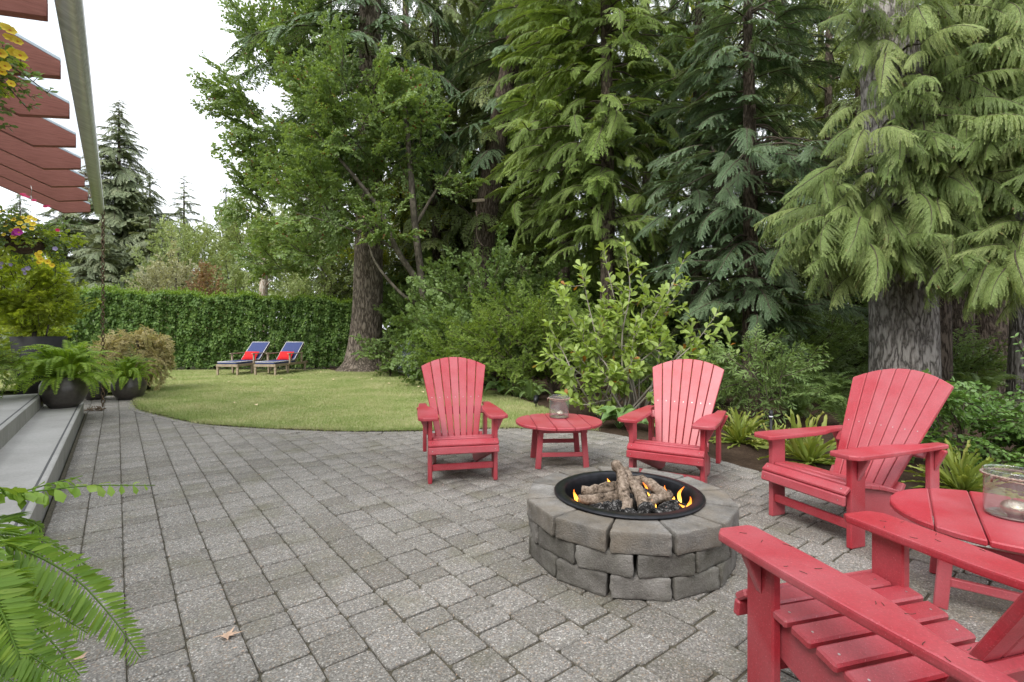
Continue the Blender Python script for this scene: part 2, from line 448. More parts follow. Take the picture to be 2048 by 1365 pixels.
def ground_mat(name, stops, s1, s2, bstr=0.8, fine=60):
    m, nt, b, out = new_mat(name)
    p = pos(nt)
    n1 = noise(nt, p, s1, 6, 0.65)
    n2 = noise(nt, p, s2, 5, 0.7)
    f = math_n(nt, 'ADD', math_n(nt, 'MULTIPLY', n1, 0.55), math_n(nt, 'MULTIPLY', n2, 0.45))
    nt.links.new(ramp(nt, f, stops), b.inputs['Base Color'])
    setb(b, rough=1.0, spec=0.1)
    bump(nt, b, noise(nt, p, fine, 4, 0.7), bstr, 0.02)
    return m
M['lawn'] = ground_mat('lawn_turf', [(0.3, (0.15, 0.21, 0.06)), (0.45, (0.25, 0.3, 0.1)), (0.57, (0.37, 0.37, 0.18)), (0.7, (0.47, 0.43, 0.26))], 0.75, 9)
M['mulch'] = ground_mat('bark_mulch', [(0.3, (0.022, 0.014, 0.009)), (0.5, (0.06, 0.04, 0.027)), (0.7, (0.125, 0.085, 0.06))], 3, 45, 1.0)
M['forestfloor'] = ground_mat('forest_floor', [(0.3, (0.03, 0.028, 0.015)), (0.5, (0.06, 0.065, 0.028)), (0.7, (0.1, 0.12, 0.04))], 0.6, 12, 1.0)

# ------------------------------------------------------------------ geometry helpers
def unit(v):
    v = np.asarray(v, float)
    return v / np.maximum(np.linalg.norm(v, axis=-1, keepdims=True), 1e-9)
class MB:
    """collects polygons as numpy chunks and writes them as one mesh"""
    def __init__(self):
        self.v, self.f, self.t, self.n = [], [], [], 0
    def add(self, V, F, mat=0, tint=None):
        V = np.asarray(V, float).reshape(-1, 3)
        F = np.asarray(F, int)
        self.v.append(V)
        self.t.append(np.zeros(len(V)) if tint is None else np.broadcast_to(tint, (len(V),)).astype(float))
        self.f.append((F + self.n, mat))
        self.n += len(V)
    def tube(self, P, r, n=6, mat=0, cap=True):
        P = np.asarray(P, float)
        r = np.broadcast_to(r, (len(P),)).astype(float)
        T = unit(np.gradient(P, axis=0))
        ref = np.array([0, 0, 1.0]) if abs(T[0][2]) < 0.9 else np.array([1.0, 0, 0])
        A = unit(np.cross(T, ref)); B = np.cross(T, A)
        a = np.linspace(0, 2 * np.pi, n, endpoint=False)
        V = P[:, None, :] + r[:, None, None] * (np.cos(a)[None, :, None] * A[:, None, :] + np.sin(a)[None, :, None] * B[:, None, :])
        i = np.arange(len(P) - 1)[:, None] * n; j = np.arange(n)[None, :]; k = (j + 1) % n
        F = np.stack([i + j, i + k, i + n + k, i + n + j], -1).reshape(-1, 4)
        self.add(V.reshape(-1, 3), F, mat)
        if cap:
            o = self.n - len(P) * n
            self.f.append((np.arange(o, o + n)[None, ::-1], mat))
            self.f.append((np.arange(self.n - n, self.n)[None, :], mat))
    def leaves(self, P, D, Nn, L, Wd, shape='leaf', mat=0, tint=None, fold=0.12, curl=0.0):
        P = np.asarray(P, float); D = unit(D); Nn = np.asarray(Nn, float)
        X = unit(np.cross(D, Nn)); Z = np.cross(X, D)
        L = np.broadcast_to(L, (len(P),)).astype(float); Wd = np.broadcast_to(Wd, (len(P),)).astype(float)
        if shape == 'diamond':
            S = np.array([[0, 0, 0], [0.5, 0.4, 0], [0, 1, 0], [-0.5, 0.4, 0]], float); F = [[0, 1, 2, 3]]
        elif shape == 'blade':
            S = np.array([[-0.5, 0, 0], [0.5, 0, 0], [0.1, 1, 0]], float); F = [[0, 1, 2]]
        elif shape == 'comb':                        # a flat needle spray, toothed outline
            S = np.array([[-0.12, 0, 0], [0.12, 0, 0], [0.5, 0.3, 0], [0.3, 0.55, 0], [0.4, 0.8, 0], [0, 1, 0], [-0.4, 0.75, 0], [-0.3, 0.5, 0], [-0.5, 0.25, 0]], float)
            F = [[0, 1, 2, 8], [8, 2, 3, 7], [7, 3, 4, 6], [6, 4, 5, 5]]
            F = None
        else:                                       # 'leaf' long ovate, 'obov' widest near the tip
            a, b_, c, d = (0.3, 0.46, 0.68, 0.40) if shape == 'leaf' else (0.35, 0.3, 0.74, 0.5)
            S = np.array([[0, 0, 0], [b_, a, fold], [d, c, fold], [0, 1, 0], [-d, c, fold], [-b_, a, fold], [0, a, 0], [0, c, 0]], float)
            F = [[0, 1, 6], [0, 6, 5], [7, 2, 3], [7, 3, 4]]
            F4 = [[6, 1, 2, 7], [5, 6, 7, 4]]
        if shape == 'comb':
            F4 = [[0, 1, 2, 8], [8, 2, 3, 7], [7, 3, 4, 6]]; F = [[6, 4, 5]]
        m = len(S)
        zz = S[None, :, 2] * Wd[:, None] - curl * L[:, None] * S[None, :, 1] ** 2
        V = P[:, None] + X[:, None] * (S[None, :, 0, None] * Wd[:, None, None]) + D[:, None] * (S[None, :, 1, None] * L[:, None, None]) + Z[:, None] * zz[..., None]
        o = (np.arange(len(P)) * m)[:, None, None]
        t = None if tint is None else np.repeat(np.asarray(tint, float), m)
        self.add(V.reshape(-1, 3), (np.array(F)[None] + o).reshape(-1, len(F[0])), mat, t)
        if shape not in ('diamond', 'blade'):
            base = self.n - len(V.reshape(-1, 3))
            self.f.append(((np.array(F4)[None] + o).reshape(-1, 4) + base, mat))
    def mesh(self, name, mats, smooth=False):
        me = bpy.data.meshes.new(name)
        V = np.concatenate(self.v); T = np.concatenate(self.t)
        idx = np.concatenate([f.ravel() for f, _ in self.f])
        cnt = np.concatenate([np.full(len(f), f.shape[1]) for f, _ in self.f])
        mi = np.concatenate([np.full(len(f), m) for f, m in self.f])
        me.vertices.add(len(V)); me.vertices.foreach_set('co', V.ravel())
        me.loops.add(len(idx)); me.loops.foreach_set('vertex_index', idx)
        me.polygons.add(len(cnt))
        me.polygons.foreach_set('loop_start', np.concatenate([[0], np.cumsum(cnt)[:-1]]))
        me.polygons.foreach_set('loop_total', cnt)
        me.polygons.foreach_set('material_index', mi)
        if smooth:
            me.polygons.foreach_set('use_smooth', np.ones(len(cnt), bool))
        for m in mats:
            me.materials.append(m)
        at_ = me.attributes.new('tint', 'FLOAT', 'POINT'); at_.data.foreach_set('value', T)
        me.update(calc_edges=True)
        return me

def link(name, data, parent=None, loc=None, rot=None, scale=None, mtx=None):
    o = bpy.data.objects.new(name, data)
    COL.objects.link(o)
    if parent is not None:
        o.parent = parent
    if mtx is not None:
        o.matrix_local = mtx
    else:
        if loc is not None: o.location = loc
        if rot is not None: o.rotation_euler = rot
        if scale is not None: o.scale = scale if hasattr(scale, '__len__') else (scale,) * 3
    return o
def tag(o, label, cat=None, group=None, kind=None):
    if label: o['label'] = label
    if cat: o['category'] = cat
    if group: o['group'] = group
    if kind: o['kind'] = kind
    return o
def thing(name, label, cat, loc=(0, 0, 0), rotz=0.0, group=None):
    o = link(name, None, None, loc, (0, 0, rotz))
    o.empty_display_size = 0.1
    return tag(o, label, cat, group)
def copy_tree(o, parent=None):
    c = o.copy(); COL.objects.link(c)
    if parent is not None:
        c.parent = parent
    for ch in list(o.children):
        copy_tree(ch, c)
    return c
def prism(outline, t, bev=0.004, mat=None, seg=1, name='board'):
    bm = bmesh.new()
    vs = [bm.verts.new((x, y, -t / 2)) for x, y in outline]
    f = bm.faces.new(vs)
    r = bmesh.ops.extrude_face_region(bm, geom=[f])
    bmesh.ops.translate(bm, verts=[g for g in r['geom'] if isinstance(g, bmesh.types.BMVert)], vec=(0, 0, t))
    bmesh.ops.recalc_face_normals(bm, faces=bm.faces)
    if bev:
        es = [e for e in bm.edges if len(e.link_faces) == 2 and e.calc_face_angle(0) > 0.6]
        bmesh.ops.bevel(bm, geom=es, offset=bev, segments=seg, profile=0.6, affect='EDGES', clamp_overlap=True)
    me = bpy.data.meshes.new(name); bm.to_mesh(me); bm.free()
    if mat: me.materials.append(mat)
    return me
def box(sx, sy, sz, bev=0.004, mat=None, name='board'):
    return prism([(-sx / 2, -sy / 2), (sx / 2, -sy / 2), (sx / 2, sy / 2), (-sx / 2, sy / 2)], sz, bev, mat, name=name)
def T(x, y, z): return Matrix.Translation((x, y, z))
def RX(a): return Matrix.Rotation(R(a), 4, 'X')
def RY(a): return Matrix.Rotation(R(a), 4, 'Y')
def RZ(a): return Matrix.Rotation(R(a), 4, 'Z')
def lathe(profile, n=28, mat=None, name='pot', squash=None, smooth=True):
    prof = np.array(profile, float)
    a = np.linspace(0, 2 * np.pi, n, endpoint=False)
    V = np.stack([prof[:, None, 0] * np.cos(a), prof[:, None, 0] * np.sin(a), np.repeat(prof[:, 1:2], n, 1)], -1)
    i = np.arange(len(prof) - 1)[:, None] * n; j = np.arange(n)[None]; k = (j + 1) % n
    F = np.stack([i + j, i + k, i + n + k, i + n + j], -1).reshape(-1, 4)
    mb = MB(); mb.add(V.reshape(-1, 3), F)
    return mb.mesh(name, [mat] if mat else [], smooth)
def rounded_block(sx, sy, sz, rad, taper=0.0, rough=0.0, seed=0, mat=None, name='block', cuts=(-1, -0.93, -0.7, -0.45, -0.2, 0, 0.2, 0.45, 0.7, 0.93, 1)):
    """box with rounded, chipped edges; taper narrows it towards -Y"""
    g = np.array(cuts); n = len(g)
    V, Fs = [], []
    for ax in range(3):
        for s in (-1, 1):
            A, B = np.meshgrid(g, g, indexing='ij')
            P = np.zeros((n, n, 3)); P[..., ax] = s; P[..., (ax + 1) % 3] = A; P[..., (ax + 2) % 3] = B
            o = len(V) * n * n
            V.append(P.reshape(-1, 3))
            for i in range(n - 1):
                for j in range(n - 1):
                    q = [o + i * n + j, o + (i + 1) * n + j, o + (i + 1) * n + j + 1, o + i * n + j + 1]
                    Fs.append(q if s > 0 else q[::-1])
    V = np.concatenate(V)
    half = np.array([sx, sy, sz]) / 2
    P = V * half
    Q = np.clip(P, -(half - rad), half - rad)
    d = P - Q
    ln = np.linalg.norm(d, axis=1, keepdims=True)
    P = np.where(ln > 1e-9, Q + d / np.maximum(ln, 1e-9) * rad, P)
    if rough:
        r0 = np.random.default_rng(seed)
        ph = r0.uniform(0, 6.28, (5, 3)); fr = r0.uniform(12, 60, (5, 3))
        nz = sum(np.sin(P @ fr[k] + ph[k, 0]) * np.sin(P[:, ::-1] @ fr[k] * 1.3 + ph[k, 1]) for k in range(5)) / 5
        P = P + unit(P) * (nz * rough)[:, None]
    P[:, 0] *= 1 + taper * (P[:, 1] / half[1])
    bm = bmesh.new()
    bv = [bm.verts.new(p) for p in P]
    for f in Fs:
        try: bm.faces.new([bv[i] for i in f])
        except ValueError: pass
    bmesh.ops.remove_doubles(bm, verts=bm.verts, dist=0.0006)
    for f in bm.faces: f.smooth = True
    me = bpy.data.meshes.new(name); bm.to_mesh(me); bm.free()
    if mat: me.materials.append(mat)
    return me
def in_poly(P, poly):
    x, y = P[:, 0], P[:, 1]
    inside = np.zeros(len(P), bool)
    q = np.asarray(poly, float)
    for i in range(len(q)):
        x1, y1 = q[i]; x2, y2 = q[i - 1]
        c = ((y1 > y) != (y2 > y)) & (x < (x2 - x1) * (y - y1) / (y2 - y1 + 1e-12) + x1)
        inside ^= c
    return inside
def spline(pts, n):
    """Catmull-Rom through points"""
    P = np.array(pts, float)
    P = np.vstack([2 * P[0] - P[1], P, 2 * P[-1] - P[-2]])
    m = len(P) - 3
    out = []
    for t in np.linspace(0, m - 1e-6, n):
        i = int(t); u = t - i
        a, b, c, d = P[i], P[i + 1], P[i + 2], P[i + 3]
        out.append(0.5 * (2 * b + (c - a) * u + (2 * a - 5 * b + 4 * c - d) * u * u + (3 * b - a - 3 * c + d) * u ** 3))
    return np.array(out)

# ------------------------------------------------------------------ ground, lawn, beds
def sheet(name, poly, z, mat, label, cut=None):
    bm = bmesh.new()
    f = bm.faces.new([bm.verts.new((x, y, z)) for x, y in poly])
    if f.normal.z < 0: f.normal_flip()
    bmesh.ops.triangulate(bm, faces=bm.faces)
    bm.normal_update()
    for q in bm.faces:
        if q.normal.z < 0: q.normal_flip()
    me = bpy.data.meshes.new(name); bm.to_mesh(me); bm.free()
    me.materials.append(mat)
    return tag(link(name, me), label, kind='structure')
sheet('ground', [(-300, -200), (300, -200), (300, 400), (-300, 400)], -0.06, M['forestfloor'], 'brown green forest floor under the trees')
edge = [(-7.62, 10.6), (-7.2, 9.6), (-6.35, 8.5), (-5.35, 7.72), (-4.4, 7.1), (-3.56, 6.82), (-2.81, 6.65), (-2.1, 6.55), (-1.28, 6.58), (-0.6, 6.68), (0.04, 6.78), (1.05, 6.62)]
edge_r = [(1.05, 6.62), (1.45, 6.2), (1.82, 5.65), (2.1, 5.12), (2.36, 4.63), (2.8, 4.28), (3.3, 4.02), (4.4, 3.6), (6.0, 3.2)]
edge_s = [tuple(p) for p in spline([(a, b, 0) for a, b in edge], 60)[:, :2]]
edge_rs = [tuple(p) for p in spline([(a, b, 0) for a, b in edge_r], 40)[:, :2]]
bed_edge = [tuple(p) for p in spline([(1.05, 6.62, 0), (0.98, 7.4, 0), (0.61, 8.46, 0), (-0.24, 10.6, 0), (-1.3, 12.4, 0), (-2.6, 13.9, 0), (-3.8, 15.4, 0), (-4.4, 16.3, 0), (-5.6, 16.4, 0), (-6.3, 17.1, 0)], 40)[:, :2]]
lawn_poly = edge_s + bed_edge[1:] + [(-10, 17.0), (-16, 16.6), (-22, 15), (-22, 11.5), (-9.5, 10.9)]
sheet('lawn', lawn_poly, 0.012, M['lawn'], 'mown lawn with straw patches beyond the paving')
bed_poly = edge_rs + [(12, 2.6), (24, 2), (24, 18), (-4, 20), (-7, 18.5)] + bed_edge[::-1][:-1]
sheet('planting_bed', bed_poly, 0.006, M['mulch'], 'dark bark mulch bed between the paving and the wood')
soil_strip = MB()
es_ = np.array(edge_s[6:]); wv = -0.015 + 0.075 * np.abs(np.sin(np.arange(len(es_)) * 1.3) * np.sin(np.arange(len(es_)) * 0.37 + 1))
tg_ = np.gradient(es_, axis=0); nr_ = np.stack([-tg_[:, 1], tg_[:, 0]], 1); nr_ /= np.linalg.norm(nr_, axis=1, keepdims=True)
a_s, b_s = es_ - nr_ * 0.02, es_ + nr_ * wv[:, None]
soil_strip.add(np.vstack([np.c_[a_s, np.full(len(es_), 0.017)], np.c_[b_s, np.full(len(es_), 0.017)]]), [[i, i + 1, len(es_) + i + 1, len(es_) + i] for i in range(len(es_) - 1)])
tag(link('lawn_edge', soil_strip.mesh('lawn_edge', [M['mulch']])), 'bare soil line along the lawn edge', kind='structure')
# grass: countless blades, one object
def scatter(poly, n, seed):
    q = np.array(poly); r0 = np.random.default_rng(seed)
    lo, hi = q.min(0), q.max(0); out = []
    while sum(map(len, out)) < n:
        P = r0.uniform(lo, hi, (n, 2)); P = P[in_poly(P, poly)]
        d = np.hypot(P[:, 0], P[:, 1])
        P = P[r0.uniform(0, 1, len(P)) < np.clip((9.5 / d) ** 1.3, 0, 1)]
        px = P[:, 0] / P[:, 1]
        P = P[px > -1.15]
        out.append(P)
    return np.concatenate(out)[:n]
gp = scatter(lawn_poly, 230000, 3)
ge = np.array(edge_s); gi = rng.integers(0, len(ge), 9000)
gp = np.vstack([gp, ge[gi] + rng.normal(0, 0.045, (9000, 2)) + np.array([0, 0.05])])
n_ = len(gp)
mb = MB()
gd = np.stack([rng.normal(0, 0.5, n_), rng.normal(0, 0.5, n_), np.ones(n_)], 1)
gl = rng.uniform(0.02, 0.05, n_); gl[-9000:] *= rng.uniform(0.8, 1.7, 9000)
mb.leaves(np.c_[gp, np.full(n_, 0.01)], gd, rng.normal(0, 1, (n_, 3)), gl, rng.uniform(0.004, 0.009, n_), 'blade', 0, rng.uniform(0, 1, n_))
tag(link('grass', mb.mesh('grass', [M['grass']])), 'short green and straw coloured grass of the lawn', kind='stuff')
for i, (px, py) in enumerate([(513, 817), (470, 812), (588, 765), (720, 760), (742, 763), (756, 750), (575, 778), (815, 774), (838, 779), (668, 764), (800, 749), (560, 762), (780, 772), (455, 768), (848, 790), (640, 748)]):
    Y = EYE * 1000 / (py - HORIZON)
    mb = MB(); s = rng.uniform(0.05, 0.09)
    a = rng.uniform(0, 6.28)
    mb.leaves([[0, 0, 0.03]], [[math.cos(a), math.sin(a), 0.15]], [[0.1, -0.2, 1]], [s], [s * 0.8], 'leaf', fold=0.2)
    tag(link('fallen_leaf', mb.mesh('fallen_leaf', [M['paleleaf']]), None, (gx(px, Y), Y, 0.02)), 'small pale fallen leaf lying on the lawn', 'leaf', 'pale leaves scattered over the lawn')

# ------------------------------------------------------------------ patio of concrete pavers
patio_poly = [(-2.9, 2.55)] + [tuple(uw(u, -0.40).xy) for u in (3.0, 6.0, 10.6)] + [tuple(uw(12.9, -0.6).xy)] + edge_s + edge_rs[1:] + [(7, 2.0), (7, -2.5), (-2.0, -2.5)]
patio_poly = [tuple(uw(-2.6, -0.40).xy)] + [tuple(uw(10.6, -0.40).xy), tuple(uw(10.8, -1.6).xy), tuple(uw(13.2, -1.4).xy)] + edge_s + edge_rs[1:] + [(7, 2.0), (7, -2.5)]
patio = sheet('patio', patio_poly, -0.011, M['joint'], 'patio of grey exposed aggregate pavers with dark joints')
PW, PH = 0.2, 0.05
def paver_mesh(L, seed):
    r0 = np.random.default_rng(seed)
    ol = []
    a, b, c = L / 2 - 0.005, PW / 2 - 0.003, 0.012
    for x, y in ((-b + c, -a), (b - c, -a), (b, -a + c), (b, a - c), (b - c, a), (-b + c, a), (-b, a - c), (-b, -a + c)):
        ol.append((x + r0.normal(0, 0.0012), y + r0.normal(0, 0.0012)))
    return prism(ol, PH, 0.005, M['paver'], name='paver')
lens = (0.135, 0.2, 0.265)
pav_me = {(k, j): paver_mesh(L, 10 * k + j) for k, L in enumerate(lens) for j in range(2)}
cells = []
for r in range(-6, 46):
    w = 0.03 + PW * r + PW / 2
    u = -3.0 + rng.uniform(0, 0.2)
    while u < 14:
        k = int(rng.choice(3, p=[0.24, 0.42, 0.34])); L = lens[k]
        cells.append((u + L / 2, w, k)); u += L
cells = np.array(cells)
CX = cells[:, 0] * U.x + cells[:, 1] * W.x; CY = cells[:, 0] * U.y + cells[:, 1] * W.y
ok = in_poly(np.c_[CX, CY], patio_poly)
ok &= (cells[:, 1] > -0.33) | (cells[:, 0] > 10.65)
ok &= ~((cells[:, 1] < -0.3) & (cells[:, 0] < 10.7))
ok &= np.hypot(CX - 0.70, CY - 3.0) > 0.36
cells, CX, CY = cells[ok], CX[ok], CY[ok]
in_view = (CY > 1.75) & (np.abs(CX / np.maximum(CY, 0.1)) < 1.06)
score = np.where(in_view, np.array(lens)[cells[:, 2].astype(int)] / np.maximum(CY, 0.5) ** 3, -1)
top = set(np.argsort(-score)[:290].tolist())
field = MB()
def mesh_arrays(me):
    V = np.empty(len(me.vertices) * 3); me.vertices.foreach_get('co', V)
    return V.reshape(-1, 3), [tuple(p.vertices) for p in me.polygons]
arr = {k: mesh_arrays(m) for k, m in pav_me.items()}
rot2 = np.array([[W.x, U.x, 0], [W.y, U.y, 0], [0, 0, 1]])
for i in range(len(cells)):
    k = (int(cells[i, 2]), i % 2)
    z = -PH / 2 + rng.normal(0, 0.0016)
    if i in top:
        link('paver', pav_me[k], patio, (CX[i], CY[i], z), (rng.normal(0, 0.003), rng.normal(0, 0.003), UW_ROT + rng.normal(0, 0.004)))
    else:
        V, Fs = arr[k]
        Vw = V @ rot2.T + np.array([CX[i], CY[i], z]); tv = rng.uniform()
        base = field.n
        field.v.append(Vw); field.t.append(np.full(len(Vw), tv)); field.n += len(Vw)
        for f in Fs:
            field.f.append((np.array([f]) + base, 0))
fo = link('paver_field', field.mesh('paver_field', [M['paver']]), patio); fo['kind'] = 'stuff'
# soldier course along the curved lawn edge
bc = MB()
es = np.array(edge_s[8:] + edge_rs[1:30])
seg = np.r_[0, np.cumsum(np.linalg.norm(np.diff(es, axis=0), axis=1))]
bm_ = box(0.195, 0.125, PH, 0.006, M['paver'], 'border_paver')
k_ = 0
for s in np.arange(0.1, seg[-1] - 0.1, 0.204):
    p = np.array([np.interp(s, seg, es[:, 0]), np.interp(s, seg, es[:, 1])])
    q = np.array([np.interp(s + 0.05, seg, es[:, 0]), np.interp(s + 0.05, seg, es[:, 1])])
    d = (q - p) / np.linalg.norm(q - p); nrm = np.array([d[1], -d[0]])
    c = p + nrm * 0.05
    link('border_paver', bm_, patio, (c[0], c[1], -PH / 2 + 0.007), (0, 0, math.atan2(d[1], d[0])))

# ------------------------------------------------------------------ terrace steps
st = thing('concrete_steps', 'two smooth grey concrete steps leading up to the terrace beside the paving', 'steps')
def slab(name, u0, u1, w0, w1, z0, z1, parent, mat, bev=0.008):
    me = box(abs(w1 - w0), u1 - u0, z1 - z0, bev, mat, name)
    c = uw((u0 + u1) / 2, (w0 + w1) / 2, (z0 + z1) / 2)
    return link(name, me, parent, c, (0, 0, UW_ROT))
slab('step', -3, 10.53, -0.9, -0.416, -0.05, 0.19, st, M['concrete'])
slab('terrace_slab', -3, 10.36, -5.5, -0.872, -0.05, 0.38, st, M['concrete'])
slab('nosing', -3, 10.5, -0.47, -0.455, 0.186, 0.1935, st, M['nosing'], 0)
slab('nosing', -3, 10.33, -0.925, -0.91, 0.376, 0.3835, st, M['nosing'], 0)

# ------------------------------------------------------------------ glass patio roof with timber rafters, gutter
roof = thing('patio_roof', 'glass patio roof on dark red timber rafters with a silver gutter', 'roof')
GW = -0.165                                          # gutter line (outer lip) in W
G_END = 10.78                                        # far end of the gutter along U
ZG = EYE + 1.95                                      # underside of gutter
# gutter: K profile swept along U
prof = [(-0.125, 0.11), (-0.125, 0.0), (-0.035, 0.0), (-0.02, 0.035), (-0.004, 0.06), (0.0, 0.118), (-0.012, 0.125), (-0.016, 0.115), (-0.008, 0.112), (-0.012, 0.064), (-0.028, 0.038), (-0.04, 0.006), (-0.119, 0.006), (-0.119, 0.11)]
mb = MB()
us = np.linspace(-1.5, G_END, 40)
V = np.array([[tuple(uw(u, GW + a, ZG + b)) for a, b in prof] for u in us])
n = len(prof); i = np.arange(len(us) - 1)[:, None] * n; j = np.arange(n)[None]; k = (j + 1) % n
mb.add(V.reshape(-1, 3), np.stack([i + j, i + n + j, i + n + k, i + k], -1).reshape(-1, 4))
e = [tuple(uw(G_END, GW + a, ZG + b)) for a, b in prof[:7]]
mb.add(e, [list(range(7))])
gut = link('gutter', mb.mesh('gutter', [M['zinc']]), roof)
# rafters (local X = inward/up the roof, Z up, tail at X = 0)
SL = 0.43
ol = [(0, 0), (0, 0.115), (3.6, 0.115 + SL * 3.6), (3.6, 0.115 + SL * 3.6 - 0.325), (0.33, -0.065)]
raf = prism([(x, z) for x, z in ol], 0.07, 0.004, M['rafter'], name='rafter')
bar = prism([(0.0, 0.12), (0.0, 0.145), (3.6, 0.145 + SL * 3.6), (3.6, 0.12 + SL * 3.6)], 0.055, 0.002, M['glazebar'], name='glazing_bar')
inward = Matrix.Rotation(UW_ROT + math.pi, 4, 'Z') @ RX(90)
dU = 0.3707e-3 * 1950 / U.y
u_first = (1.580e-3 * 1950 + 0.15 * W.y) / U.y - 2 * dU + 0.21
ru = [u_first + dU * k for k in range(0, 13)]
ru = [u for u in ru if u < G_END + 0.02]
for u in ru:
    Mx = Matrix.Translation(uw(u, GW - 0.175, ZG)) @ inward
    link('rafter', raf, roof, mtx=Mx)
    link('glazing_bar', bar, roof, mtx=Mx)
for a, b in zip(ru[:-1], ru[1:]):
    g0 = box(3.7 * math.hypot(1, SL), (b - a) - 0.03, 0.008, 0, M['roofglass'], 'glass_pane')
    c = uw((a + b) / 2, GW - 0.135 - 1.75, ZG + 0.16 + SL * 1.75)
    link('glass_pane', g0, roof, mtx=Matrix.Translation(c) @ Matrix.Rotation(UW_ROT + math.pi, 4, 'Z') @ RY(-math.degrees(math.atan(SL))))
hw = box(0.2, 15, 5.0, 0.01, M['wallpaint'], 'house_wall')
tag(link('house_wall', hw, None, uw(3.2, -4.05, 2.5), (0, 0, UW_ROT)), 'brown house wall carrying the patio roof', kind='structure')

# rain chain
def torus_link(a, b, r):
    mb = MB(); t = np.linspace(0, 2 * np.pi, 13)
    mb.tube(np.stack([a * np.cos(t), 0 * t, b * np.sin(t)], 1), r, 5, cap=False)
    return mb.mesh('link', [M['chain']], True)
lk = torus_link(0.022, 0.038, 0.007)
ch_p = uw(G_END - 0.03, GW - 0.04)
chp = Vector((-6.79, 8.3, 0))
rc = thing('rain_chain', 'long bronze rain chain hanging from the gutter end to the paving', 'chain', (chp.x, chp.y, 0))
z = ZG + 0.01; q = 0
while z > 0.05:
    link('link', lk, rc, (rng.normal(0, 0.002), 0, z), (0, 0, R(20 + 90 * (q % 2)))); z -= 0.06; q += 1
for q in range(14):
    a = q * 0.9; rr = 0.05 + 0.008 * q
    link('link', lk, rc, (-0.11 + math.cos(a) * rr, math.sin(a) * rr * 0.7, 0.02 + 0.03 * (q % 3 == 0)), (R(80 + rng.normal(0, 20)), 0, rng.uniform(0, 6.28)))

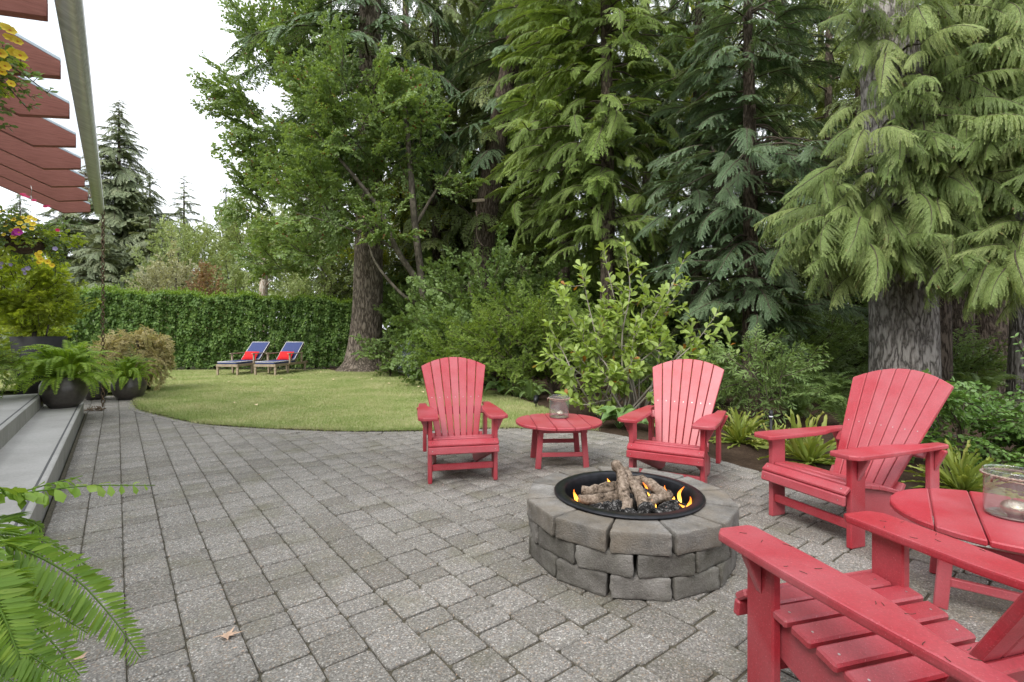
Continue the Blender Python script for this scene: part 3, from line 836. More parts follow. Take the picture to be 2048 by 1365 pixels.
# ------------------------------------------------------------------ Adirondack chairs
def add(name, me, parent, M4, label=None):
    o = link(name, me, parent, mtx=M4)
    if label: o['label'] = label
    return o
def make_chair(label, group, loc, rot):
    c = thing('adirondack_chair', label, 'chair', loc, R(rot), group)
    red = M['red']
    legm = box(0.036, 0.125, 0.555, 0.006, red, 'front_leg')
    for s in (-1, 1):
        add('front_leg', legm, c, T(0.287 * s, 0.02, 0.2775))
    add('front_stretcher', box(0.538, 0.03, 0.055, 0.005, red), c, T(0, -0.012, 0.135))
    sol = [(-0.04, 0.245), (0.0, 0.225), (0.62, 0.0), (0.745, 0.0), (0.80, 0.05), (0.785, 0.135), (0.62, 0.19), (0.52, 0.232), (0.4, 0.277), (0.25, 0.318), (0.1, 0.347), (-0.04, 0.357)]
    stm = prism(sol, 0.036, 0.005, red, name='side_rail')
    for s in (-1, 1):
        add('side_rail', stm, c, RZ(3.2 * s) @ Matrix(((0, 0, 1, 0.249 * s), (1, 0, 0, 0), (0, 1, 0, 0), (0, 0, 0, 1))))
    # seat slats, a little shorter towards the back, screwed down at both ends
    ys = [0.008, 0.096, 0.182, 0.268, 0.352, 0.433]
    hw_ = [0.267, 0.302, 0.296, 0.287, 0.274, 0.26]
    for y, h_ in zip(ys, hw_):
        z = np.interp(y, [-0.04, 0.1, 0.25, 0.4, 0.52], [0.357, 0.347, 0.318, 0.277, 0.232]) + 0.0165
        sl = np.interp(y, [0, 0.1, 0.25, 0.4, 0.5], [4, 8, 13, 17, 20])
        o = add('seat_slat', box(2 * h_, 0.076, 0.031, 0.007, red), c, T(0, y, z) @ RX(-sl))
        for s in (-1, 1):
            add('screw', screw_me, o, T(s * (h_ - 0.045), 0.005, 0.0157))
    for (y, z, tl, w_) in ((-0.074, 0.353, 38, 0.064), (-0.098, 0.296, 82, 0.062)):
        o = add('seat_slat', box(0.612, w_, 0.028, 0.007, red), c, T(0, y, z) @ RX(tl))
        for s in (-1, 1):
            add('screw', screw_me, o, T(s * 0.27, 0.0, 0.0142))
    # fan back of seven slats; local X across, Y up the back, Z out of the front face
    LB, lean = 0.9, 30.5
    back = T(0, 0.465, 0.268) @ RX(90 - lean)
    for k in range(7):
        b0, b1 = -0.203 + 0.058 * k, -0.203 + 0.058 * (k + 1)
        t0, t1 = -0.338 + 0.0966 * k, -0.338 + 0.0966 * (k + 1)
        arc = lambda x: LB - 0.105 * (abs(x) / 0.338) ** 2
        g = 0.0028
        top_ = [(x, arc(x)) for x in np.linspace(t1 - g, t0 + g, 5)]
        me = prism([(b0 + g, 0), (b1 - g, 0)] + top_, 0.024, 0.004, red, name='back_slat')
        # recessed steel screws on this slat
        o = add('back_slat', me, c, back)
        for tt in (0.44,):
            x = (b0 + b1) / 2 + ((t0 + t1) / 2 - (b0 + b1) / 2) * tt / 0.83
            add('screw', screw_me, o, T(x, tt, 0.0122))
    add('back_brace', box(0.50, 0.07, 0.03, 0.005, red), c, back @ T(0, 0.045, -0.029))
    add('back_brace', box(0.6, 0.075, 0.03, 0.005, red), c, back @ T(0, 0.315, -0.0285))
    for s in (-1, 1):
        o = add('rear_post', box(0.036, 0.09, 0.44, 0.005, red), c, T(0.306 * s, 0.705, 0.336))
    arm = [(0.228, -0.125), (0.352, -0.125), (0.39, -0.085), (0.392, 0.2), (0.382, 0.45), (0.366, 0.68), (0.366, 0.765), (0.35, 0.78), (0.288, 0.78), (0.284, 0.6), (0.268, 0.53), (0.238, 0.45), (0.222, 0.34), (0.216, 0.1), (0.214, -0.1)]
    for s in (-1, 1):
        ol_ = [(x * s, y) for x, y in arm]
        if s < 0: ol_ = ol_[::-1]
        add('arm_rest', prism(ol_, 0.03, 0.008, red, 2, 'arm_rest'), c, T(0, 0, 0.5715))
        br = prism([(0, 0), (0.062, 0), (0.062, -0.015), (0, -0.145)], 0.03, 0.004, red, name='arm_bracket')
        for y in (0.02, 0.705):
            xx = 0.306 if y < 0.5 else 0.3245
            mm = T(xx * s, y, 0.555) @ RX(90)
            add('arm_bracket', br, c, mm if s > 0 else mm @ RY(180))
    return c
smb = MB(); a_ = np.linspace(0, 2 * np.pi, 9)[:-1]
smb.add(np.c_[0.004 * np.cos(a_), 0.004 * np.sin(a_), np.full(8, 0.0012)], [list(range(8))])
screw_me = smb.mesh('screw', [M['steel']])
G_CH = 'red chairs around the fire pit'
make_chair('red slatted garden chair between the lawn edge and the round table', G_CH, (-0.433, 4.41, 0), 12)
make_chair('red slatted garden chair straight behind the fire pit, before the leafy shrub', G_CH, (1.275, 4.125, 0), -30)
make_chair('red slatted garden chair turned sideways in front of the large grey trunk', G_CH, (1.985, 3.32, 0), -70)
make_chair('red slatted garden chair seen from behind, cut off by the picture corner', G_CH, (1.15, 1.84, 0), 195)

nd = MB()
for q_ in range(26):
    lx, ly = (rng.uniform(0.24, 0.37) * (1 if q_ % 2 else -1), rng.uniform(-0.08, 0.7)); a_n = rng.uniform(0, 6.28); ln_n = rng.uniform(0.012, 0.03)
    th_ = R(195); cx_, cy_ = 1.15 + 1.0 * (math.cos(th_) * lx - math.sin(th_) * ly), 1.84 + 1.0 * (math.sin(th_) * lx + math.cos(th_) * ly)
    pt = np.array([[0, 0, 0], [0.5, 0.08, 0.001], [1, 0, 0]]) * ln_n
    nd.tube(np.c_[cx_ + pt[:, 0] * math.cos(a_n) - pt[:, 1] * math.sin(a_n), cy_ + pt[:, 0] * math.sin(a_n) + pt[:, 1] * math.cos(a_n), 0.588 + pt[:, 2]], 0.0009, 4)
tag(link('pine_litter', nd.mesh('pine_litter', [M['darktwig']])), 'dry pine needles lying on the near chair arms', kind='stuff')

# ------------------------------------------------------------------ round side tables
def make_table(label, loc, rot):
    t = thing('side_table', label, 'table', loc, R(rot), 'round red side tables')
    RR, red = 0.435, M['red']
    for k in range(5):
        x0, x1 = -RR + 0.174 * k + 0.003, -RR + 0.174 * (k + 1) - 0.003
        xs = np.linspace(x0, x1, 9)
        f = lambda x: math.sqrt(max(RR * RR - x * x, 0.0009))
        add('top_plank', prism([(x, -f(x)) for x in xs] + [(x, f(x)) for x in xs[::-1]], 0.03, 0.006, red, name='top_plank'), t, T(0, 0, 0.41))
    for s in (-1, 1):
        add('apron', box(0.5, 0.03, 0.06, 0.004, red), t, T(0, 0.19 * s, 0.364))
        add('apron', box(0.03, 0.35, 0.06, 0.004, red), t, T(0.2 * s, 0, 0.363))
        add('stretcher', box(0.40, 0.028, 0.04, 0.004, red), t, T(0, 0.212 * s, 0.13 if s < 0 else 0.17))
        for q in (-1, 1):
            add('leg', box(0.055, 0.034, 0.405, 0.005, red), t, T(0.22 * s, 0.212 * q, 0.1985) @ RY(-4.5 * s) @ RX(3.0 * q * 0))
    return t
make_table('round red slatted side table between the two far chairs', (0.47, 5.04, 0), 4)
make_table('round red slatted side table cut off by the picture edge', (2.37, 2.42, 0), -38)

# ------------------------------------------------------------------ glass lanterns on the tables
def make_jar(label, loc, metal_s):
    j = thing('glass_lantern', label, 'lantern', loc, 0, 'glass jar lanterns')
    r, h = 0.104, 0.222
    link('glass_body', lathe([(0.0, 0.012), (r - 0.012, 0.012), (r - 0.004, 0.02), (r - 0.004, h - 0.01), (r - 0.008, h), (r, h + 0.004), (r + 0.004, h), (r, h - 0.012), (r, 0.012), (r - 0.006, 0.001), (0.0, 0.001)][::-1], 40, M['jarglass'], 'glass_body'), j)
    link('glass_foot', lathe([(0, 0.0115), (r - 0.014, 0.0115), (r - 0.008, 0.007), (r - 0.014, 0.002), (0, 0.002)], 32, M['jarbase'], 'glass_foot'), j)
    mb = MB()
    for ph in (0, math.pi):
        t = np.linspace(0, 2 * np.pi, 90)
        rr = r + 0.006 + 0.004 * np.cos(t * 26 + ph)
        mb.tube(np.stack([rr * np.cos(t), rr * np.sin(t), h - 0.022 + 0.004 * np.sin(t * 26 + ph)], 1), 0.0035, 5, cap=False)
    kn = np.array([[-r - 0.004, -0.02, h - 0.022], [-r - 0.02, -0.025, h - 0.018], [-r - 0.014, -0.02, h - 0.05]])
    mb.tube(kn, 0.006, 5)
    t = np.linspace(0, np.pi, 20)
    mb.tube(np.stack([(r + 0.006) * np.cos(t), -(r + 0.006) * np.sin(t) * 0.95, h - 0.018 - 0.022 * np.sin(t)], 1), 0.0035, 5)
    link('rope_band', mb.mesh('rope_band', [M['rope']], True), j)
    a = np.linspace(0, np.pi, 14)
    link('metal_candle_cup', lathe([(0.0, 0)] + [(metal_s * math.sin(x) ** 0.8 if x > 0 else 0, 0.03 - metal_s * 0.62 * math.cos(x)) for x in a[1:-1]] + [(0, 0.03 + metal_s * 0.62)], 24, M['pewter'], 'metal_candle_cup'), j, (0.005, -0.012, 0.014))
    return j
make_jar('glass jar lantern with rope handle on the table between the far chairs', (0.49, 5.2, 0.4255), 0.048)
make_jar('glass jar lantern with rope band on the table at the picture edge', (2.42, 2.42, 0.4255), 0.056)

# ------------------------------------------------------------------ fire pit
PX, PY = 0.70, 3.03
pit = thing('fire_pit', 'round stacked stone fire pit with a black steel ring', 'fire pit', (PX, PY, 0))
CH, RO, RI = 0.1125, 0.582, 0.385
NB = 12
bw = 2 * math.pi * (RO - 0.1) / NB
vars_ = [rounded_block(bw * 0.985, 0.205, CH * 0.99, 0.009, 0.19, 0.0085, 40 + s, M['stone'], 'stone') for s in range(5)]
caps_ = [rounded_block(bw * 0.985, 0.215, CH * 0.99, 0.01, 0.19, 0.0085, 60 + s, M['capstone'], 'stone') for s in range(4)]
for c in range(3):
    for k in range(NB):
        a = 2 * math.pi * (k + (0.5 if c == 1 else 0.08)) / NB - 0.16
        rr = (RO - 0.1) + rng.normal(0, 0.004) + (0.01 if c == 2 else 0)
        me = (caps_ if c == 2 else vars_)[int(rng.integers(0, 4))]
        link('stone', me, pit, (rr * math.cos(a), rr * math.sin(a), CH * (c + 0.5) + 0.001), (0, 0, a - math.pi / 2 + rng.normal(0, 0.012)), (rng.uniform(0.985, 1.01), 1, 1))
ring = lathe([(0.355, 0.02), (0.372, 0.3), (0.378, 0.346), (0.384, 0.356), (0.432, 0.356), (0.443, 0.35), (0.443, 0.343), (0.39, 0.342), (0.384, 0.3), (0.362, 0.02)], 64, M['blacksteel'], 'steel_ring')
link('steel_ring', ring, pit)
link('fire_bed', lathe([(0, 0.2), (0.15, 0.205), (0.37, 0.19)], 32, M['soil'], 'fire_bed'), pit)
# logs
logs = thing('log_pile', 'weathered and charred logs heaped in the fire pit', 'logs', (PX, PY, 0))
def log(pts, r0, r1, mat, seed):
    r_ = np.random.default_rng(seed)
    P = spline(pts, 14); P += r_.normal(0, 0.004, P.shape); P[:, 2] += 0.045 if mat is M['log'] else 0.055
    rad = 1.36 * np.linspace(r0, r1, 14) * (1 + r_.normal(0, 0.1, 14))
    mb = MB(); mb.tube(P, rad, 10)
    me = mb.mesh('log', [mat], True)
    link('log', me, logs)
for q_, (pts_, a_0, a_1, m_) in enumerate([
    ([(-0.05, -0.22, 0.24), (-0.045, -0.1, 0.31), (-0.03, 0.0, 0.37), (-0.055, 0.1, 0.455)], 0.027, 0.024, 'log'),
    ([(0.06, -0.2, 0.25), (0.05, -0.07, 0.325), (0.015, 0.03, 0.365), (0.0, 0.1, 0.41)], 0.026, 0.022, 'log'),
    ([(-0.31, -0.05, 0.275), (-0.2, -0.07, 0.28), (-0.1, -0.05, 0.285), (0.02, -0.02, 0.3)], 0.021, 0.026, 'log'),
    ([(-0.27, 0.05, 0.285), (-0.15, 0.05, 0.3), (-0.03, 0.08, 0.315), (0.08, 0.1, 0.325)], 0.026, 0.024, 'log'),
    ([(0.02, 0.12, 0.32), (0.13, 0.1, 0.34), (0.18, 0.02, 0.315), (0.25, -0.05, 0.27)], 0.025, 0.026, 'log'),
    ([(0.09, -0.1, 0.24), (0.13, -0.07, 0.27), (0.2, -0.03, 0.28), (0.26, 0.0, 0.29)], 0.024, 0.02, 'log'),
    ([(-0.2, -0.12, 0.24), (-0.1, -0.1, 0.26), (0.0, -0.13, 0.27)], 0.022, 0.024, 'log'),
    ([(0.0, 0.2, 0.27), (0.12, 0.18, 0.29), (0.22, 0.12, 0.28)], 0.022, 0.02, 'log'),
    ([(-0.18, 0.14, 0.26), (-0.06, 0.17, 0.28), (0.06, 0.16, 0.28)], 0.024, 0.02, 'log'),
    ([(-0.23, -0.16, 0.21), (-0.14, -0.16, 0.235), (-0.06, -0.15, 0.24)], 0.042, 0.038, 'char'), ([(-0.13, -0.24, 0.2), (-0.06, -0.24, 0.22), (0.0, -0.23, 0.225)], 0.042, 0.036, 'char'),
    ([(0.02, -0.28, 0.19), (0.05, -0.24, 0.225), (0.06, -0.2, 0.24)], 0.044, 0.04, 'char'), ([(0.1, -0.25, 0.2), (0.17, -0.22, 0.225), (0.24, -0.18, 0.215)], 0.048, 0.042, 'char'),
    ([(0.2, -0.12, 0.215), (0.26, -0.1, 0.225), (0.31, -0.12, 0.21)], 0.036, 0.03, 'char'), ([(-0.3, -0.1, 0.19), (-0.25, -0.13, 0.2), (-0.18, -0.14, 0.21)], 0.036, 0.03, 'char'),
    ([(0.26, 0.05, 0.2), (0.2, 0.1, 0.23), (0.12, 0.1, 0.24)], 0.04, 0.034, 'char'), ([(-0.25, 0.08, 0.21), (-0.15, 0.1, 0.23), (-0.05, 0.06, 0.24)], 0.04, 0.036, 'char'), ([(-0.05, -0.05, 0.23), (0.05, -0.03, 0.24), (0.13, 0.0, 0.24)], 0.045, 0.04, 'char')]):
    log(pts_, a_0, a_1, M[m_], q_ + 1)
# flames
fire = thing('fire', 'small orange flames licking between the logs in the pit', 'fire', (PX, PY, 0))
def flame(x, y, z, h, w, lean, seed):
    r_ = np.random.default_rng(seed)
    t = np.linspace(0, 1, 12)
    rad = w * np.sin(np.pi * np.clip(t * 0.86 + 0.14, 0, 1)) ** 0.8 * (1 - t) ** 0.35 + 0.0008
    P = np.stack([lean[0] * t ** 1.5 + 0.012 * np.sin(t * 5 + seed), lean[1] * t ** 1.5, h * t], 1)
    mb = MB(); mb.tube(P, rad, 7)
    link('flame', mb.mesh('flame', [M['flame']], True), fire, (x, y, z + 0.03), scale=(0.85, 0.6, 0.9))
for q, (x, y, z, h, w, lx) in enumerate([(-0.33, -0.06, 0.26, 0.1, 0.016, 0.01), (-0.31, -0.12, 0.23, 0.1, 0.018, -0.02), (-0.28, -0.06, 0.26, 0.06, 0.016, 0.01), (-0.29, -0.15, 0.22, 0.05, 0.02, -0.03), (-0.26, -0.17, 0.22, 0.045, 0.018, 0.0),
        (0.12, 0.02, 0.27, 0.11, 0.012, -0.02), (0.11, -0.05, 0.28, 0.06, 0.009, 0.01), (0.25, 0.02, 0.26, 0.1, 0.014, -0.015), (0.31, 0.0, 0.25, 0.11, 0.015, 0.035), (0.29, -0.02, 0.25, 0.05, 0.016, -0.03),
        (0.33, -0.12, 0.22, 0.12, 0.018, 0.0), (0.31, -0.14, 0.22, 0.08, 0.018, -0.05), (0.345, -0.13, 0.22, 0.075, 0.016, 0.05), (0.3, -0.16, 0.2, 0.06, 0.02, 0.03), (0.24, -0.23, 0.2, 0.05, 0.016, 0.0), (0.16, -0.24, 0.23, 0.09, 0.01, -0.01), (0.26, -0.17, 0.22, 0.05, 0.014, 0.02), (0.02, -0.28, 0.19, 0.04, 0.012, 0.0), (-0.1, 0.12, 0.3, 0.07, 0.014, 0.01), (0.13, -0.1, 0.24, 0.07, 0.012, 0.0)]):
    flame(x, y, z, h, w, (lx, 0), q)

# ------------------------------------------------------------------ sun loungers on the lawn
def make_lounger(label, loc, rot):
    c = thing('sun_lounger', label, 'sun lounger', loc, R(rot), 'sun loungers on the lawn')
    tk = M['teak']
    for s in (-1, 1):
        add('side_rail', box(0.035, 1.95, 0.075, 0.005, tk), c, T(0.32 * s, 0.975, 0.29))
        for y in (0.05, 0.75, 1.8):
            add('leg', prism([(-0.022, 0), (0.022, 0), (0.034, 0.28), (-0.034, 0.28)], 0.055, 0.004, tk, name='leg'), c, T(0.31 * s, y, -0.0) @ RX(90))
        add('arm_post', box(0.045, 0.05, 0.3, 0.004, tk), c, T(0.355 * s, 0.78, 0.45))
        add('arm_post', box(0.045, 0.05, 0.3, 0.004, tk), c, T(0.355 * s, 1.5, 0.45))
        add('arm_rest', box(0.06, 0.86, 0.028, 0.006, tk), c, T(0.355 * s, 1.12, 0.613))
    add('end_rail', box(0.605, 0.035, 0.075, 0.005, tk), c, T(0, 0.02, 0.289))
    for y in np.arange(0.12, 1.2, 0.105):
        add('slat', box(0.6, 0.07, 0.02, 0.003, tk), c, T(0, y, 0.32))
    seat = add('seat_cushion', rounded_block(0.6, 1.22, 0.07, 0.025, 0, 0.0, 1, M['navy'], 'seat_cushion'), c, T(0, 0.62, 0.366))
    bk = T(0, 1.2, 0.35) @ RX(42)
    add('back_frame', box(0.6, 0.78, 0.03, 0.004, tk), c, bk @ T(0, 0.4, 0.0))
    cu = add('back_cushion', rounded_block(0.6, 0.80, 0.075, 0.03, 0.0, 0.0, 2, M['navy'], 'back_cushion'), c, bk @ T(0, 0.41, 0.053))
    for o, hx, hy in ((seat, 0.297, 0.606), (cu, 0.297, 0.397)):
        mb = MB()
        lp = [(-hx, -hy, 0.028), (hx, -hy, 0.028), (hx, hy, 0.028), (-hx, hy, 0.028), (-hx, -hy, 0.028)]
        for a, b in zip(lp[:-1], lp[1:]):
            mb.tube([a, b], 0.011, 6)
        link('piping', mb.mesh('piping', [M['piping']]), o)
    return c
def make_pillow(label, loc, rot):
    g = np.linspace(-1, 1, 9)
    A, B = np.meshgrid(g, g, indexing='ij')
    th = 0.075 * (np.clip(1 - A ** 4, 0, 1) * np.clip(1 - B ** 4, 0, 1)) ** 0.6
    sh = 1 - 0.08 * (1 - A ** 2) * (B ** 2); sw = 1 - 0.08 * (1 - B ** 2) * (A ** 2)
    mb = MB(); F = [[i * 9 + j, (i + 1) * 9 + j, (i + 1) * 9 + j + 1, i * 9 + j + 1] for i in range(8) for j in range(8)]
    for s in (1, -1):
        V = np.stack([A * 0.24 * sw, B * 0.17 * sh, s * th], -1).reshape(-1, 3)
        mb.add(V, np.array(F) if s > 0 else np.array(F)[:, ::-1])
    o = link('scatter_cushion', mb.mesh('scatter_cushion', [M['scarlet']], True))
    o.matrix_world = T(*loc) @ RZ(rot) @ T(0, 1.16, 0.53) @ RX(48)
    return tag(o, label, 'cushion', 'red cushions on the loungers')
for (X, Y, rot, l1, l2) in ((-8.45, 14.8, -5, 'blue cushioned teak sun lounger farther from the big trunk', 'bright red cushion on the lounger farther from the big trunk'),
                            (-7.33, 14.8, -5, 'blue cushioned teak sun lounger nearer the big trunk', 'bright red cushion on the lounger nearer the big trunk')):
    make_lounger(l1, (X, Y, 0.012), rot)
    make_pillow(l2, (X, Y, 0.012), rot)

# ------------------------------------------------------------------ small garden lights, dry leaves on the paving
p = thing('path_light', 'slim black garden light post with a pale band between strap ferns', 'light', (gx(1542, 5.0), 5.0, 0))
link('post', lathe([(0.0, 0), (0.013, 0), (0.013, 0.46), (0.0, 0.46)], 12, M['blackmetal'], 'post'), p)
link('lamp_head', lathe([(0, 0.455), (0.017, 0.455), (0.018, 0.475), (0.018, 0.53), (0.0, 0.53)], 12, M['blackmetal'], 'lamp_head'), p)
link('band', lathe([(0.0135, 0.46), (0.0185, 0.462), (0.0185, 0.474), (0.0135, 0.476)], 12, M['whiteband'], 'band'), p)
p = thing('spot_light', 'small black spotlight in the mulch beside the lawn edge', 'light', (gx(1072, 8.6), 8.6, 0))
link('stake', lathe([(0, 0), (0.012, 0), (0.012, 0.1), (0, 0.1)], 8, M['blackmetal'], 'stake'), p)
link('lamp_head', lathe([(0, -0.07), (0.035, -0.06), (0.045, 0.0), (0.05, 0.07), (0.0, 0.06)], 14, M['blackmetal'], 'lamp_head'), p, (0, 0, 0.14), (R(-35), R(15), 0))
def maple_leaf(label, loc, s, rot):
    lobes = [(-125, 0.42), (-68, 0.72), (-30, 0.62), (0, 1.0), (30, 0.62), (68, 0.72), (125, 0.42)]
    pts = []
    for i_, (a, l) in enumerate(lobes):
        for da, k in ((-13, 0.55), (-6, 0.72), (0, 1.0), (6, 0.72), (13, 0.55)):
            pts.append((math.sin(R(a + da)) * l * k * s, math.cos(R(a + da)) * l * k * s))
        if i_ < 6:
            m_ = (a + lobes[i_ + 1][0]) / 2
            pts.append((math.sin(R(m_)) * 0.34 * s, math.cos(R(m_)) * 0.34 * s))
    V = [(x, y, 0.004 + 0.004 * math.sin(x * 60) + 0.12 * (x * x + y * y) / s) for x, y in pts]
    mb = MB(); c = [(0, 0, 0.004)]
    n = len(V)
    mb.add(V + c, [[i, (i + 1) % n, n] for i in range(n)])
    mb.tube([(0, 0, 0.004), (0.0, -s * 0.35, 0.004), (0.01, -s * 0.6, 0.006)], 0.0018, 4)
    tag(link('dry_leaf', mb.mesh('dry_leaf', [M['deadleaf']]), None, loc, (0, 0, R(rot))), label, 'leaf')
Yl = 1320 / (1275 - 663)
maple_leaf('tan dry maple leaf lying flat on the pavers', (gx(452, Yl), Yl, 0.006), 0.078, -75)
Yl = 1320 / (1322 - 663)
maple_leaf('tan dry leaf half hidden beneath the foreground fern', (gx(160, Yl), Yl, 0.006), 0.05, 60)
bits = MB()
nb = 420
bp = np.c_[rng.uniform(-6, 3.2, nb), rng.uniform(1.8, 7, nb)]
bp = bp[in_poly(bp, patio_poly)]
bits.leaves(np.c_[bp, np.full(len(bp), 0.004)], np.c_[rng.normal(0, 1, (len(bp), 2)), np.zeros(len(bp))], [0, 0, 1] + rng.normal(0, .2, (len(bp), 3)), rng.uniform(0.008, 0.025, len(bp)), rng.uniform(0.004, 0.009, len(bp)), 'diamond')
tag(link('leaf_litter', bits.mesh('leaf_litter', [M['deadleaf']])), 'scattered brown leaf crumbs on the paving', kind='stuff')

# ------------------------------------------------------------------ vegetation templates
def conifer_bough(seed, L=2.2, nsec=34, seclen=0.75, ang=52, rise=0.1, droop=0.28, grav=0.5, step=0.045, leafL=0.1, leafW=0.028, mats=None, side_up=0.0, leaf_ang=42, shape='diamond', curl=0.1, jit=(0.7, 1.15), wood=0.022):
    """one bough growing along +X: a drooping axis, two ranks of side shoots, needle sprays along each shoot"""
    r = np.random.default_rng(seed); mb = MB()
    t = np.linspace(0, 1, 10)
    ax = np.stack([L * t * (1 - 0.08 * t), 0.05 * L * np.sin(t * 3 + seed) * t, L * (rise * t - droop * t ** 2)], 1)
    mb.tube(ax, wood * L / 2.2 * (1 - 0.85 * t) + 0.003, 5, 1)
    P, D, Nn, LL, TT = [], [], [], [], []
    for i in range(nsec):
        u = 0.06 + 0.94 * (i + r.uniform(0, 0.8)) / nsec
        s = 1 if i % 2 else -1
        p = np.array([np.interp(u, t, ax[:, k]) for k in range(3)])
        q = np.array([np.interp(min(u + 0.04, 1), t, ax[:, k]) for k in range(3)])
        d0 = unit(q - p + 1e-6 * np.array([1, 0, 0])) if u < 0.96 else unit(ax[-1] - ax[-2])
        a = R(ang * (1 - 0.55 * u) + r.normal(0, 7)) * s
        d = np.array([d0[0] * math.cos(a) - d0[1] * math.sin(a), d0[0] * math.sin(a) + d0[1] * math.cos(a), d0[2] + side_up])
        sl = seclen * (0.35 + 0.9 * math.sin(math.pi * min(0.12 + u * 0.8, 1))) * r.uniform(*jit) * (1 - 0.45 * u)
        n = max(3, int(sl / step))
        d = unit(d); pp = [p.copy()]; dirs = [d]
        for k in range(n):
            d = unit(d + np.array([0, 0, -grav * step * (0.5 + k / n)]) + r.normal(0, 0.035, 3))
            pp.append(pp[-1] + d * step); dirs.append(d)
        pp = np.array(pp)
        if i % 2 == 0 or sl > 0.3:
            mb.tube(pp[::3] if len(pp) > 6 else pp, min(0.004, wood * 0.18), 3, 1, cap=False)
        tn = r.uniform(0, 0.7)
        for k in range(1, len(pp)):
            x = k / len(pp); d = dirs[k]
            side = unit(np.cross(d, [0, 0, 1.0])); up = np.cross(side, d)
            for sg in (-1, 1):
                la = R(leaf_ang + r.normal(0, 8))
                P.append(pp[k]); D.append(d * math.cos(la) + side * sg * math.sin(la) - up * r.uniform(0, 0.3) * curl * 4)
                Nn.append(up + r.normal(0, 0.25, 3)); LL.append(leafL * (1.0 - 0.55 * x) * r.uniform(0.75, 1.2)); TT.append(min(1, tn + 0.3 * x + r.uniform(0, 0.08)))
        P.append(pp[-1]); D.append(dirs[-1]); Nn.append(np.array([0, 0, 1.0])); LL.append(leafL * 0.8); TT.append(min(1, tn + 0.3))
    LL = np.array(LL)
    mb.leaves(P, D, Nn, LL, leafW * (0.6 + 0.4 * LL / leafL), shape, 0, TT)
    return mb
def leafy_limb(seed, L=2.0, nt=16, tl=0.6, sp=0.055, leafL=0.1, leafW=0.06, shape='leaf', droop=0.1, rise=0.15, flat=0.6, palm=0, ang=50, bare=0.12, wood=0.016):
    r = np.random.default_rng(seed); mb = MB()
    t = np.linspace(0, 1, 9)
    ax = np.stack([L * t, 0.07 * L * np.sin(t * 4 + seed) * t, L * (rise * t - droop * t ** 2) + 0.03 * L * np.sin(t * 6 + seed)], 1)
    mb.tube(ax, wood * L / 2 * (1 - 0.8 * t) + 0.003, 5, 1)
    P, D, Nn, TT = [], [], [], []
    def leafrow(pp, tn):
        for k in range(1, len(pp)):
            d = unit(pp[k] - pp[k - 1]); side = unit(np.cross(d, [0.01, 0, 1.0]))
            for sg in ((-1, 1) if r.uniform() < 0.75 else (1,)):
                P.append(pp[k] + r.normal(0, 0.008, 3))
                D.append(d * r.uniform(0.3, 0.9) + side * sg * r.uniform(0.4, 1.0) + np.array([0, 0, r.uniform(-0.6, 0.2)]))
                Nn.append(np.array([0, 0, 1.0]) * flat + r.normal(0, 0.42, 3) + d * 0.2); TT.append(min(1, max(0, tn + r.uniform(-0.25, 0.35))))
        P.append(pp[-1]); D.append(unit(pp[-1] - pp[-2])); Nn.append(np.array([0, 0, 1.0])); TT.append(tn)
    for i in range(nt):
        u = bare + (1 - bare) * (i + r.uniform(0, 1)) / nt
        p = np.array([np.interp(u, t, ax[:, k]) for k in range(3)])
        a = R(r.normal(ang, 14)) * (1 if i % 2 else -1)
        d = unit(np.array([math.cos(a), math.sin(a), r.normal(0.12, 0.3)]))
        n = max(3, int(tl * (1.1 - 0.6 * u) * r.uniform(0.6, 1.2) / sp)); pp = [p]
        for k in range(n):
            d = unit(d + r.normal(0, 0.12, 3) + np.array([0, 0, -0.03])); pp.append(pp[-1] + d * sp)
        pp = np.array(pp); mb.tube(pp[::2] if len(pp) > 4 else pp, 0.003, 3, 1, cap=False)
        leafrow(pp, r.uniform(0, 0.8))
    leafrow(np.stack([np.interp(np.linspace(0.6, 1, 6), t, ax[:, k]) for k in range(3)], 1), 0.6)
    P, D, Nn, TT = map(np.array, (P, D, Nn, TT))
    LL = leafL * r.uniform(0.7, 1.2, len(P)); D = unit(D)
    if palm:
        X = unit(np.cross(D, Nn))
        for a, s in [(0, 1), (38, 0.85), (-38, 0.85), (78, 0.6), (-78, 0.6)][:palm]:
            dd = D * math.cos(R(a)) + X * math.sin(R(a))
            mb.leaves(P, dd, Nn, LL * s, LL * s * leafW / leafL, 'diamond', 0, TT)
    else:
        mb.leaves(P, D, Nn, LL, LL * leafW / leafL, shape, 0, TT, curl=0.12)
    return mb
def variants(fn, seeds, mats, name, **kw):
    return [fn(s, **kw).mesh(name, mats) for s in seeds]
B = {}
B['hemlock'] = variants(conifer_bough, range(1, 7), [M['hemlock'], M['darktwig']], 'bough', L=2.2, nsec=66, seclen=0.62, ang=50, rise=0.2, droop=0.5, grav=1.6, step=0.04, leafL=0.115, leafW=0.027, jit=(0.3, 1.5), leaf_ang=48)
B['fir'] = variants(conifer_bough, range(11, 17), [M['fir'], M['darktwig']], 'bough', L=2.2, nsec=54, seclen=0.66, ang=50, rise=0.1, droop=0.36, grav=1.3, step=0.036, leafL=0.085, leafW=0.03, leaf_ang=50, jit=(0.35, 1.4))
B['darkfir'] = variants(conifer_bough, range(21, 25), [M['darkfir'], M['darktwig']], 'bough', L=2.4, nsec=42, seclen=0.8, ang=52, rise=0.1, droop=0.42, grav=1.6, step=0.07, leafL=0.17, leafW=0.038, jit=(0.3, 1.5))
B['cedar'] = variants(conifer_bough, range(31, 38), [M['cedar'], M['darktwig']], 'bough', L=2.3, nsec=84, seclen=0.7, ang=62, rise=0.12, droop=0.42, grav=3.4, step=0.034, leafL=0.085, leafW=0.021, leaf_ang=34, jit=(0.25, 1.6), wood=0.012, shape='diamond')
